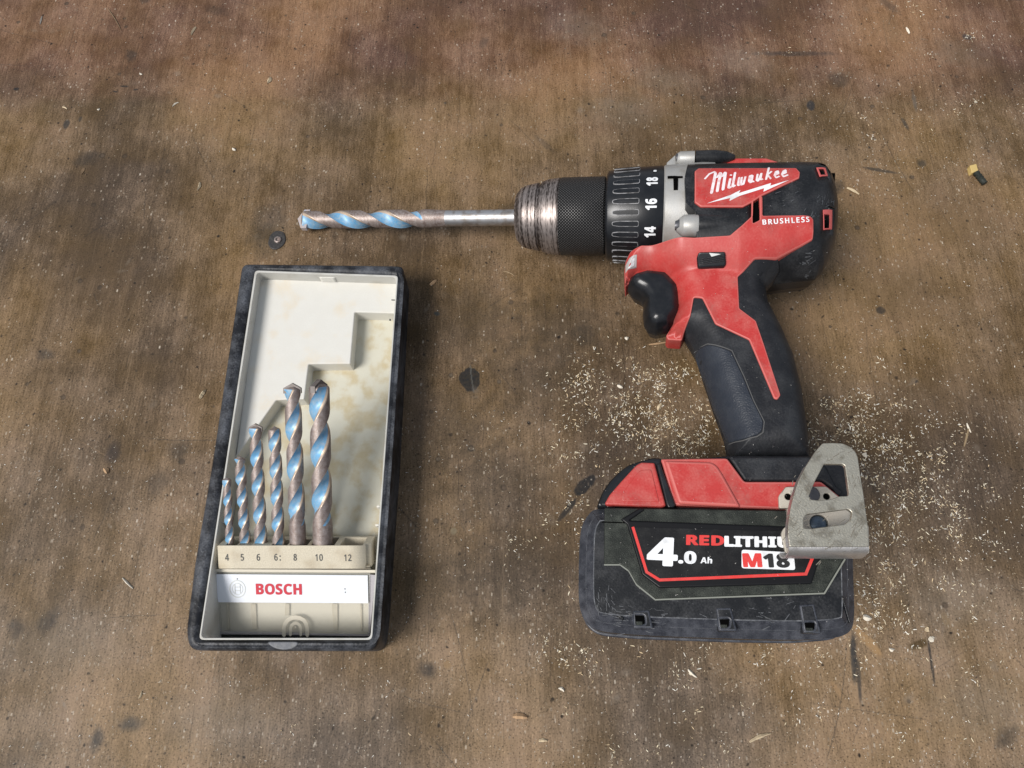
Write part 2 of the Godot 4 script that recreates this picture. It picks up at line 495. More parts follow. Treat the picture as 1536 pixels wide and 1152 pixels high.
	M.nose.albedo_texture = ImageTexture.create_from_image(ring)
	M.nose.metallic = 0.7
	M.nose.roughness = 0.42
	M.cover_edge = plain(Color(0.4, 0.38, 0.4), 0.35)
	M.holder_pale = plain(Color(0.66, 0.61, 0.5), 0.5)
	M.dusty_edge = grained(worn(241, Color(0.024, 0.027, 0.036), Color(0.016, 0.018, 0.025), Color(0.2, 0.21, 0.24), 0.4, 0.55, 700, 256, 0.25), 0.4, 0.0, 40)
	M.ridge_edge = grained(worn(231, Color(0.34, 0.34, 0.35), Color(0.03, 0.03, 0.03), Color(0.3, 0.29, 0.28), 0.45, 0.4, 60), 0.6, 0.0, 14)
	M.thumb = grained(worn(251, Color(0.13, 0.135, 0.15), Color(0.05, 0.055, 0.06), Color(0.34, 0.34, 0.33), 0.45, 0.6, 60), 0.5, 0.0, 30)
	M.scuff = grained(worn(281, Color(0.075, 0.08, 0.088), Color(0.03, 0.032, 0.036), Color(0.17, 0.175, 0.18), 0.6, 0.7, 300), 0.55, 0.0, 10)
	M.dust_line = grained(worn(261, Color(0.07, 0.075, 0.085), Color(0.02, 0.022, 0.026), Color(0.3, 0.31, 0.33), 0.6, 0.7, 300), 0.55, 0.0, 22)
	M.scorched = grained(worn(271, Color(0.03, 0.027, 0.026), Color(0.016, 0.014, 0.013), Color(0.12, 0.11, 0.1), 0.5, 0.5, 200), 0.5, 0.0, 14)
	M.worn_edge = plain(Color(0.2, 0.21, 0.18), 0.6)
	M.groove = plain(Color(0.075, 0.075, 0.075), 0.7)
	M.dark_steel = plain(Color(0.16, 0.16, 0.17), 0.4, 0.8)
	M.scratch = plain(Color(0.2, 0.18, 0.145), 0.5, 0.4)
	M.screw_blue = plain(Color(0.1, 0.14, 0.19), 0.35, 0.5)
	M.lens = plain(Color(0.45, 0.42, 0.41), 0.3)
	M.yellow = plain(Color(0.55, 0.4, 0.15), 0.6)
	for dull in ["shell", "rubber", "pad", "bumper", "texture_black", "label_black", "jet"]:
		M[dull].metallic_specular = 0.36
	M.chip = plain(Color(0.62, 0.5, 0.33), 0.85)
	M.chip_pale = plain(Color(0.72, 0.66, 0.55), 0.85)
	M.chip_orange = plain(Color(0.46, 0.3, 0.17), 0.85)
	M.twig = plain(Color(0.3, 0.22, 0.13), 0.85)

# ---------------------------------------------------------------- the bench
const BENCH := Rect2(-400, -490, 800, 600)

func bench_pixel(p: Vector2) -> Vector2:
	return (p - BENCH.position) / BENCH.size * Vector2(2048, 1536)

# A mark on the bench: stain, dent, scuff, broad tone or painted sheen with an uneven edge.
func mark(im: Image, hm: Image, at: Vector2, rx: float, rz: float, deg: float, c: Color, share: float, soft: float, deep: int, n: FastNoiseLite) -> void:
	var k := 2048.0 / BENCH.size.x
	var o := bench_pixel(at)
	var r := maxf(rx, rz) * k * 1.5 + 2
	var cs := cos(deg_to_rad(deg)); var sn := sin(deg_to_rad(deg))
	for y in range(maxi(0, int(o.y - r)), mini(1536, int(o.y + r) + 1)):
		for x in range(maxi(0, int(o.x - r)), mini(2048, int(o.x + r) + 1)):
			var d := (Vector2(x, y) - o) / k
			var q := Vector2((d.x * cs + d.y * sn) / rx, (-d.x * sn + d.y * cs) / rz)
			var l := q.length() + n.get_noise_2d(x * 2.0, y * 2.0) * 0.26
			var w := (1.0 - smoothstep(1.0 - soft, 1.0, l)) * share * (0.85 + 0.3 * n.get_noise_2d(x * 9.0, y * 9.0))
			if w <= 0.01:
				continue
			im.set_pixel(x, y, im.get_pixel(x, y).lerp(c.linear_to_srgb(), clampf(w, 0, 1)))
			if deep != 0:
				hm.set_pixel(x, y, Color.WHITE * clampf(hm.get_pixel(x, y).r + deep / 255.0 * w, 0, 1))

func scratch(im: Image, hm: Image, a: Vector2, b: Vector2, w: float, c: Color, share: float, deep: int) -> void:
	var k := 2048.0 / BENCH.size.x
	var p := bench_pixel(a); var q := bench_pixel(b)
	var n := int(p.distance_to(q)) + 1
	var side := (q - p).orthogonal().normalized()
	var bow := randf_range(-0.04, 0.04) * p.distance_to(q)
	for i in n:
		var t := float(i) / n
		var o := p.lerp(q, t) + side * bow * 4.0 * t * (1.0 - t)
		for j in range(0, maxi(1, int(w * k + 0.5))):
			var v := o + side * j
			if v.x < 1 or v.y < 1 or v.x > 2046 or v.y > 1534:
				continue
			var s := share * (0.6 + 0.4 * randf()) * minf(1.0, minf(t, 1.0 - t) * 8.0)
			im.set_pixelv(Vector2i(v), im.get_pixelv(Vector2i(v)).lerp(c.linear_to_srgb(), s))
			if deep != 0:
				hm.set_pixelv(Vector2i(v), Color.WHITE * clampf(hm.get_pixelv(Vector2i(v)).r + deep / 255.0, 0, 1))

func grown(s: int, freq: float, w: int, h: int, oct: int) -> PackedByteArray:
	var im := fnl(s, freq, oct).get_image(w, h)
	im.convert(Image.FORMAT_L8)
	im.resize(2048, 1536, Image.INTERPOLATE_BILINEAR)
	return im.get_data()

func make_bench() -> void:
	seed(77)
	var broad := grown(1, 0.009, 512, 384, 5)
	var patch := grown(2, 0.035, 512, 384, 4)
	var grain := grown(3, 0.36, 2048, 230, 3)
	var streak := grown(4, 0.12, 1024, 36, 4)
	var fine := grown(5, 0.42, 2048, 1536, 2)
	var grit := grown(6, 0.62, 2048, 768, 1)
	var daub := grown(8, 0.11, 512, 384, 4)
	var rgb := PackedByteArray(); rgb.resize(2048 * 1536 * 3)
	var hgt := PackedByteArray(); hgt.resize(2048 * 1536)
	# varnish worn to grey-brown wood: three tones, all linear
	var curve := PackedByteArray(); curve.resize(1024)
	for i in 1024:
		curve[i] = int(clampf(Color(i / 1023.0 * 0.5, 0, 0).linear_to_srgb().r * 255.0, 0, 255))
	for y in 1536:
		var red := 1.0 - smoothstep(330.0, 520.0, float(y) + 160.0 * (patch[y * 2048 + 700] / 255.0 - 0.5))
		for x in 2048:
			var i := y * 2048 + x
			var bd := broad[i] * 0.0039216; var pt := patch[i] * 0.0039216; var gr := grain[i] * 0.0039216; var sk := streak[i] * 0.0039216; var fi := fine[i] * 0.0039216; var gt := grit[i] * 0.0039216; var pd := daub[i] * 0.0039216
			var wn := 0.3 * pt + 0.5 * bd + 0.2 * pd + 0.25 * (fi - 0.5) + 0.25 * (gr - 0.5) + 0.12 * (sk - 0.5)
			var w := smoothstep(0.25, 0.76, wn)
			var warm := clampf(0.5 + 1.3 * (bd - 0.5) - 0.5 * (pt - 0.5), 0.0, 1.0)
			var dry := smoothstep(820.0, 1320.0, float(y) + 260.0 * (bd - 0.5)) * (0.4 + pt)
			var k := 0.66 + 0.3 * gr + 0.36 * fi + 0.22 * (sk - 0.5)
			if fi < 0.24:
				k *= 0.6
			if gt > 0.72:
				k *= 1.0 + (gt - 0.72) * 4.0
			var rr := clampf(red * 1.0 + 0.6 * (bd - 0.5) + 0.5 * (pt - 0.5) - 0.1, 0.0, 1.0)
			var r := (lerpf(0.070, 0.186, w) + 0.036 * warm + 0.030 * rr + 0.036 * dry) * k
			var g := (lerpf(0.049, 0.131, w) + 0.013 * warm + 0.002 * rr + 0.033 * dry) * k
			var b := (lerpf(0.033, 0.089, w) - 0.014 * warm + 0.004 * rr + 0.030 * dry) * k
			var j := i * 3
			rgb[j] = curve[mini(1023, int(r * 2046.0))]
			rgb[j + 1] = curve[mini(1023, int(g * 2046.0))]
			rgb[j + 2] = curve[mini(1023, int(b * 2046.0))]
			hgt[i] = int(clampf(118.0 + 70.0 * (gr - 0.5) + 90.0 * (fi - 0.5) + (60.0 * (gt - 0.7) if gt > 0.7 else 0.0), 0.0, 255.0))
	var im := Image.create_from_data(2048, 1536, false, Image.FORMAT_RGB8, rgb)
	var hm := Image.create_from_data(2048, 1536, false, Image.FORMAT_L8, hgt)
	var n := fnl(9, 0.02, 4)
	var ink := Color(0.018, 0.018, 0.019)
	mark(im, hm, Vector2(-22.59, -137.38), 5.6, 6.8, 0, ink, 0.97, 0.1, -14, n)
	scratch(im, hm, Vector2(-22.43, -146.17), Vector2(-19.95, -128.35), 0.6, Color(0.11, 0.11, 0.1), 0.8, -20)
	mark(im, hm, Vector2(-41.36, -175.91), 1.9, 1.3, 20, Color(0.03, 0.04, 0.045), 0.9, 0.3, 0, n)
	mark(im, hm, Vector2(36.04, -80.02), 8.5, 3.2, -42, ink, 0.95, 0.25, -20, n)
	mark(im, hm, Vector2(27.71, -68.62), 8.0, 1.8, -50, ink, 0.9, 0.3, -20, n)
	scratch(im, hm, Vector2(25.59, -63.35), Vector2(44.14, -82.05), 0.6, Color(0.16, 0.12, 0.08), 0.7, 20)
	mark(im, hm, Vector2(185.68, -319.92), 3.0, 5.0, 0, Color(0.03, 0.03, 0.033), 0.9, 0.4, -12, n)
	mark(im, hm, Vector2(-134.70, -222.23), 7.0, 7.0, 0, Color(0.028, 0.026, 0.024), 0.8, 0.7, 0, n)
	mark(im, hm, Vector2(-141.31, -229.36), 16.0, 26.0, 10, Color(0.03, 0.029, 0.028), 0.45, 0.95, 0, n)
	mark(im, hm, Vector2(-274.02, -305.46), 2.2, 4.2, 0, Color(0.03, 0.03, 0.03), 0.8, 0.5, 0, n)
	mark(im, hm, Vector2(-266.31, -309.56), 1.5, 3.0, 0, Color(0.03, 0.03, 0.03), 0.6, 0.5, 0, n)
	mark(im, hm, Vector2(-311.67, -333.13), 2.2, 1.4, 0, ink, 0.9, 0.5, -30, n)
	mark(im, hm, Vector2(-244.64, -335.27), 3.5, 0.9, 4, ink, 0.8, 0.5, -30, n)
	mark(im, hm, Vector2(-248.82, -331.00), 2.6, 0.7, 10, ink, 0.8, 0.5, -30, n)
	mark(im, hm, Vector2(-236.58, -332.60), 2.0, 0.8, -10, ink, 0.8, 0.5, -30, n)
	mark(im, hm, Vector2(157.08, 0.05), 2.0, 13.0, 8, Color(0.028, 0.03, 0.033), 0.85, 0.5, 0, n)
	mark(im, hm, Vector2(157.80, 9.97), 1.2, 14.0, 6, Color(0.03, 0.03, 0.032), 0.7, 0.6, 0, n)
	mark(im, hm, Vector2(165.02, -6.58), 2.6, 11.0, -40, Color(0.34, 0.21, 0.1), 0.85, 0.5, 10, n)
	mark(im, hm, Vector2(147.14, 13.87), 1.6, 5.6, -30, Color(0.3, 0.19, 0.1), 0.8, 0.5, 10, n)
	mark(im, hm, Vector2(192.36, 1.48), 0.8, 14.0, 3, ink, 0.8, 0.5, -30, n)
	mark(im, hm, Vector2(203.05, -16.57), 3.0, 6.0, -15, Color(0.22, 0.15, 0.08), 0.6, 0.7, 0, n)
	mark(im, hm, Vector2(188.27, -5.42), 6.0, 2.4, -20, Color(0.05, 0.032, 0.012), 0.8, 0.5, 0, n)
	mark(im, hm, Vector2(219.74, -271.23), 14.0, 1.6, 12, Color(0.03, 0.028, 0.026), 0.7, 0.6, 0, n)
	mark(im, hm, Vector2(245.42, -276.07), 4.0, 4.0, 0, Color(0.03, 0.03, 0.03), 0.6, 0.7, 0, n)
	mark(im, hm, Vector2(250.77, -324.12), 1.8, 12.0, 4, Color(0.09, 0.085, 0.08), 0.6, 0.7, 0, n)
	mark(im, hm, Vector2(241.35, -305.97), 1.6, 6.0, -15, Color(0.03, 0.03, 0.03), 0.6, 0.5, 0, n)
	mark(im, hm, Vector2(180.89, -362.09), 34.0, 3.0, 0, Color(0.03, 0.026, 0.026), 0.6, 0.7, 0, n)
	mark(im, hm, Vector2(295.58, -376.22), 4.0, 3.5, 0, Color(0.035, 0.035, 0.04), 0.7, 0.5, 0, n)
	mark(im, hm, Vector2(202.41, -177.95), 3.2, 3.2, 0, ink, 0.85, 0.5, 0, n)
	mark(im, hm, Vector2(-21.10, -99.36), 2.0, 2.0, 0, Color(0.1, 0.08, 0.06), 0.7, 0.4, 20, n)
	mark(im, hm, Vector2(-29.97, 2.91), 2.4, 2.6, 0, Color(0.25, 0.16, 0.08), 0.7, 0.5, 16, n)
	mark(im, hm, Vector2(-39.02, 5.75), 6.0, 5.0, 0, ink, 0.6, 0.9, 0, n)
	mark(im, hm, Vector2(-99.84, 7.16), 5.0, 22.0, 8, Color(0.15, 0.095, 0.05), 0.5, 0.95, 0, n)
	mark(im, hm, Vector2(-183.91, 34.50), 4.0, 7.0, 0, Color(0.022, 0.023, 0.025), 0.7, 0.9, 0, n)
	mark(im, hm, Vector2(-170.44, 27.82), 9.0, 4.0, 0, Color(0.03, 0.032, 0.035), 0.6, 0.9, 0, n)
	for q in [Vector2(-34.38, -34.12), Vector2(-9.37, -82.73), Vector2(-30.28, -110.76), Vector2(11.33, -140.42), Vector2(-17.50, -171.85), Vector2(26.25, -171.85), Vector2(0.64, -37.21)]:  # broad darker tone over the middle of the bench
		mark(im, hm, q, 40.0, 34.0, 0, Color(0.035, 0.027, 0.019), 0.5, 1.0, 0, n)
	for q in [Vector2(227.55, -125.38), Vector2(215.44, -188.28), Vector2(255.71, -236.13), Vector2(95.27, -308.53), Vector2(-230.51, -196.68)]:
		mark(im, hm, q, 50.0, 36.0, 0, Color(0.11, 0.07, 0.036), 0.45, 1.0, 0, n)
	for q in [Vector2(-21.10, -99.36), Vector2(-28.70, -57.49), Vector2(-37.56, -93.76), Vector2(-32.55, -139.66), Vector2(-7.05, -135.86), Vector2(-37.70, -62.37)]:
		mark(im, hm, q, 1.7, 1.7, 0, Color(0.022, 0.018, 0.014), 0.7, 0.5, -20, n)
		mark(im, hm, q, 1.15, 1.15, 0, Color(0.17, 0.13, 0.09), 0.7, 0.35, 24, n)
	mark(im, hm, Vector2(-28.70, -57.49), 1.9, 1.9, 0, Color(0.2, 0.16, 0.1), 0.9, 0.3, 20, n)
	scratch(im, hm, Vector2(15.72, -103.61), Vector2(14.73, -83.42), 0.5, Color(0.24, 0.17, 0.11), 0.7, -20)
	scratch(im, hm, Vector2(-222.77, -103.61), Vector2(-198.94, -90.29), 0.5, Color(0.26, 0.17, 0.1), 0.6, -20)
	mark(im, hm, Vector2(-203.72, -97.26), 5.0, 9.0, 0, Color(0.03, 0.025, 0.026), 0.6, 0.8, 0, n)
	for q in [Vector2(97.73, -340.11), Vector2(67.09, -318.88), Vector2(150.23, -356.52), Vector2(288.05, -362.09), Vector2(44.50, -384.85)]:  # pale sheen of the upper right, painted into the bench colour
		mark(im, hm, q, 34.0, 20.0, 10, Color(0.2, 0.18, 0.16), 0.34, 1.0, 0, n)
	for q in [Vector2(-209.65, -7.16), Vector2(-130.48, 26.47), Vector2(208.67, -24.96), Vector2(213.41, 21.04)]:
		mark(im, hm, q, 40.0, 22.0, 0, Color(0.17, 0.15, 0.125), 0.3, 1.0, 0, n)

	# grit and fibres: short dashes along the grain, dark pits between them
	for k in 30000:
		var x := randi_range(2, 2045); var y := randi_range(4, 1530)
		var pz := patch[y * 2048 + x] / 255.0 + 0.25 * smoothstep(700.0, 1500.0, float(y))
		if pz < 0.35 + 0.4 * randf():
			continue
		var c := Color(0.24, 0.19, 0.14).lerp(Color(0.7, 0.64, 0.54), pow(randf(), 2.5)).linear_to_srgb()
		var s := randf_range(0.25, 0.85)
		var thick := randi_range(1, 2)
		for q in randi_range(1, 4):
			im.set_pixel(x, y + q, im.get_pixel(x, y + q).lerp(c, s))
			if thick == 2:
				im.set_pixel(x + 1, y + q, im.get_pixel(x + 1, y + q).lerp(c, s * 0.8))
			hm.set_pixel(x, y + q, Color.WHITE * clampf(hm.get_pixel(x, y + q).r + 0.1 * s, 0, 1))
	for k in 26000:
		var x := randi_range(2, 2045); var y := randi_range(4, 1530)
		im.set_pixel(x, y, im.get_pixel(x, y).lerp(Color(0.02, 0.016, 0.012).linear_to_srgb(), randf_range(0.3, 0.9)))
		hm.set_pixel(x, y, Color.WHITE * maxf(0.0, hm.get_pixel(x, y).r - 0.15))
	for k in 2000:      # pin holes and knocks
		var p := Vector2(randf_range(-395, 395), randf_range(-485, 105))
		mark(im, hm, p, randf_range(0.4, 0.8 + 0.7 * pow(randf(), 4.0)), randf_range(0.4, 0.8 + 0.8 * pow(randf(), 4.0)), randf() * 90, Color(0.013, 0.01, 0.008), randf_range(0.4, 1.0), 0.5, -50, n)
	for k in 160:      # pale plugs, blisters and drips
		var p := Vector2(randf_range(-395, 395), randf_range(-485, 105))
		var s := randf_range(0.5, 1.6)
		mark(im, hm, p, s * 1.3, s * 1.3, 0, Color(0.02, 0.016, 0.012), 0.6, 0.5, -20, n)
		mark(im, hm, p + Vector2(0.2, 0.2), s * 0.8, s * 0.8, 0, Color(0.14, 0.1, 0.07), randf_range(0.3, 0.8), 0.4, 24, n)
	for k in 260:      # dry whitish rubs
		var p := Vector2(randf_range(-395, 395), randf_range(-485, 105))
		mark(im, hm, p, randf_range(0.6, 4.0), randf_range(0.8, 5.0), randf() * 180, Color(0.22, 0.19, 0.16), randf_range(0.1, 0.4), 0.9, 10, n)
	for k in 60:       # greasy smudges
		var p := Vector2(randf_range(-395, 395), randf_range(-485, 105))
		mark(im, hm, p, randf_range(2, 11), randf_range(3, 15), randf() * 180, Color(0.024, 0.022, 0.021), randf_range(0.2, 0.6), 0.75, 0, n)
	for k in 40:       # rubbed through to bare wood
		var p := Vector2(randf_range(-395, 395), randf_range(-485, 105))
		mark(im, hm, p, randf_range(2, 12), randf_range(6, 34), randf_range(-20, 20), Color(0.19, 0.125, 0.07), randf_range(0.1, 0.32), 0.95, 0, n)
	for k in 420:
		var p := Vector2(randf_range(-395, 395), randf_range(-485, 105))
		var d := Vector2.from_angle(randf() * TAU if k % 3 == 0 else PI * 0.5 + randf_range(-0.25, 0.25)) * randf_range(6, 60)
		scratch(im, hm, p, p + d, 0.45, Color(0.24, 0.18, 0.12) if k % 3 else ink, randf_range(0.15, 0.5), -25)
	for k in 2600:     # hairlines along the grain
		var p := Vector2(randf_range(-395, 395), randf_range(-485, 105))
		var d := Vector2.from_angle(PI * 0.5 + randf_range(-0.07, 0.07)) * randf_range(4, 34)
		scratch(im, hm, p, p + d, 0.3, Color(0.26, 0.19, 0.12) if k % 3 else Color(0.025, 0.019, 0.014), randf_range(0.12, 0.42), -8)
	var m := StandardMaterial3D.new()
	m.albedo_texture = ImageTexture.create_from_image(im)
	m.roughness = 0.55
	m.metallic_specular = 0.3
	m.heightmap_enabled = true
	m.heightmap_texture = ImageTexture.create_from_image(hm)
	m.heightmap_scale = 0.014
	var st := begin()
	var a := BENCH.position; var b := BENCH.end
	org = Vector3.ZERO
	var up := Vector3.UP
	tri(st, Vector3(a.x, 0, a.y), Vector3(b.x, 0, a.y), Vector3(b.x, 0, b.y), up, up, up, Vector2(0, 0), Vector2(1, 0), Vector2(1, 1))
	tri(st, Vector3(a.x, 0, a.y), Vector3(b.x, 0, b.y), Vector3(a.x, 0, b.y), up, up, up, Vector2(0, 0), Vector2(1, 1), Vector2(0, 1))
	for e in [[Vector2(a.x, a.y), Vector2(b.x, a.y)], [Vector2(b.x, a.y), b], [b, Vector2(a.x, b.y)], [Vector2(a.x, b.y), a]]:
		var p: Vector2 = e[0]; var q: Vector2 = e[1]
		flat_quad(st, Vector3(p.x, 0, p.y), Vector3(q.x, 0, q.y), Vector3(q.x, -24, q.y), Vector3(p.x, -24, p.y), Vector3((p + q).x * 0.5, 0, (p + q).y * 0.5 + 240))
	flat_quad(st, Vector3(a.x, -24, a.y), Vector3(b.x, -24, a.y), Vector3(b.x, -24, b.y), Vector3(a.x, -24, b.y), Vector3.DOWN)
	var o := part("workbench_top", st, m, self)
	o.set_meta("kind", "structure")
	o.set_meta("label", "worn stained brown wooden workbench top under everything")

# ---------------------------------------------------------------- masonry bits
# base and tip on the axis, radius, fluted length from the tip, length of one half turn
func drill_bit(label: String, base: Vector3, tip: Vector3, r: float, fluted: float, half: float, phase: float, shank_r: float, plate: bool, bluish: Material, group := "", facing := PI * 0.5, tip_r := 0.0) -> Node3D:
	var t := thing("drill_bit", label, "drill bit", base, group)
	var ax := (tip - base).normalized(); var length := base.distance_to(tip)
	var e1 := (Vector3.UP - ax * ax.y).normalized(); var e2 := e1.cross(ax)
	var point := r * 0.55
	var start := length - fluted
	var body := begin(); var paint := begin(); var rim := begin()
	if start > 0.5:
		if start > 20.0:
			var rod := begin()
			turned(rod, [-3.0, 0.0, -3.0, shank_r, start - 14.0, shank_r, start - 11.0, shank_r * 1.02], base, ax, 40)
			part("shank", rod, M.steel, t)
			turned(body, [start - 11.0, shank_r * 1.02, start - 1.0, r * 0.99, start, r], base, ax, 40)
		else:
			turned(body, [-3.0, 0.0, -3.0, shank_r, start - 1.0, r * 0.99, start, r], base, ax, 40)
	var n := 60
	var land := 0.44 * PI
	var rows := int(fluted / (r * 0.13)) + 1
	var prof := func(m: float, fade: float) -> float:
		if m < land:
			return r * (1.0 if m < land * 0.93 or fade < 0.3 else 0.985)
		var u := (m - land) / (PI - land)
		return r * (1.0 - fade * 0.4 * pow(maxf(0.0, sin(PI * u)), 0.6))
	var at_point := func(s: float, m: float, which: int) -> Vector3:
		var fade := clampf((s - start) / (r * 2.2), 0.0, 1.0) if start > 0.5 else 1.0
		var close := clampf((length - s) / point, 0.0, 1.0)
		var rr: float = prof.call(m, fade) * (close if s > length - point else 1.0)
		var a := m + which * PI + phase + (length - s) * PI / half
		return base + ax * s + (e1 * cos(a) + e2 * sin(a)) * rr
	for iy in rows:
		var s0 := start + fluted * iy / rows; var s1 := start + fluted * (iy + 1) / rows
		for which in 2:
			for k in n / 2:
				var m0 := PI * k / (n / 2); var m1 := PI * (k + 1) / (n / 2)
				var p: Array = [at_point.call(s0, m0, which), at_point.call(s0, m1, which), at_point.call(s1, m1, which), at_point.call(s1, m0, which)]
				var nn: Array = []
				for q in [[s0, m0], [s0, m1], [s1, m1], [s1, m0]]:
					var qa: float = clampf(q[1], (m0 if m0 >= land - 0.01 else 0.0) + 0.01, (land if m0 < land - 0.01 else PI) - 0.01)
					var g: Vector3 = (at_point.call(q[0], qa + 0.02, which) - at_point.call(q[0], qa - 0.02, which)).cross(at_point.call(q[0] + 0.05, qa, which) - at_point.call(q[0] - 0.05, qa, which)).normalized()
					var radial: Vector3 = (p[0] + p[2]) * 0.5 - base
					radial = radial - ax * radial.dot(ax)
					nn.append(g if g.dot(radial) > 0.0 else -g)
				var mid := (m0 + m1) * 0.5
				var fade_here := (s0 - start) / (r * 2.2) if start > 0.5 else 1.0
				var into := body
				if mid > land + (PI - land) * clampf(1.0 - fade_here, 0.0, 1.0) * 0.9 and fade_here > 0.1 and s0 < length - point:
					into = rim if mid < land + (PI - land) * 0.17 else paint
				quad(into, p[0], p[1], p[2], p[3], nn[0], nn[1], nn[2], nn[3])
	part("body", body, M.rusty, t)
	part("flute", paint, bluish, t)
	part("flute_edge", rim, M.tan_edge, t)
	if plate:
		var st := begin()
		var a := facing
		var pr := tip_r if tip_r > 0.0 else r * 1.06
		var wd := e1 * cos(a) + e2 * sin(a); var th := wd.cross(ax)
		var q := [Vector2(-pr, -r * 1.05), Vector2(pr, -r * 1.05), Vector2(pr, -r * 0.4), Vector2(0, r * 0.2), Vector2(-pr, -r * 0.4)]
		for sgn in [-1.0, 1.0]:
			for k in range(1, 4):
				var f := [q[0], q[k], q[k + 1]]
				var v := []
				for w: Vector2 in f:
					v.append(tip + ax * w.y + wd * w.x + th * sgn * r * 0.26)
				tri(st, v[0], v[1], v[2], th * sgn, th * sgn, th * sgn)
		for k in 5:
			var u: Vector2 = q[k]; var w: Vector2 = q[(k + 1) % 5]
			var a0 := tip + ax * u.y + wd * u.x; var a1 := tip + ax * w.y + wd * w.x
			flat_quad(st, a0 - th * r * 0.26, a1 - th * r * 0.26, a1 + th * r * 0.26, a0 + th * r * 0.26, (a0 + a1) * 0.5 - tip + ax * r * 0.5)
		part("carbide_tip", st, M.tip_pale if tip_r > 0.0 else M.carbide, t)
	return t
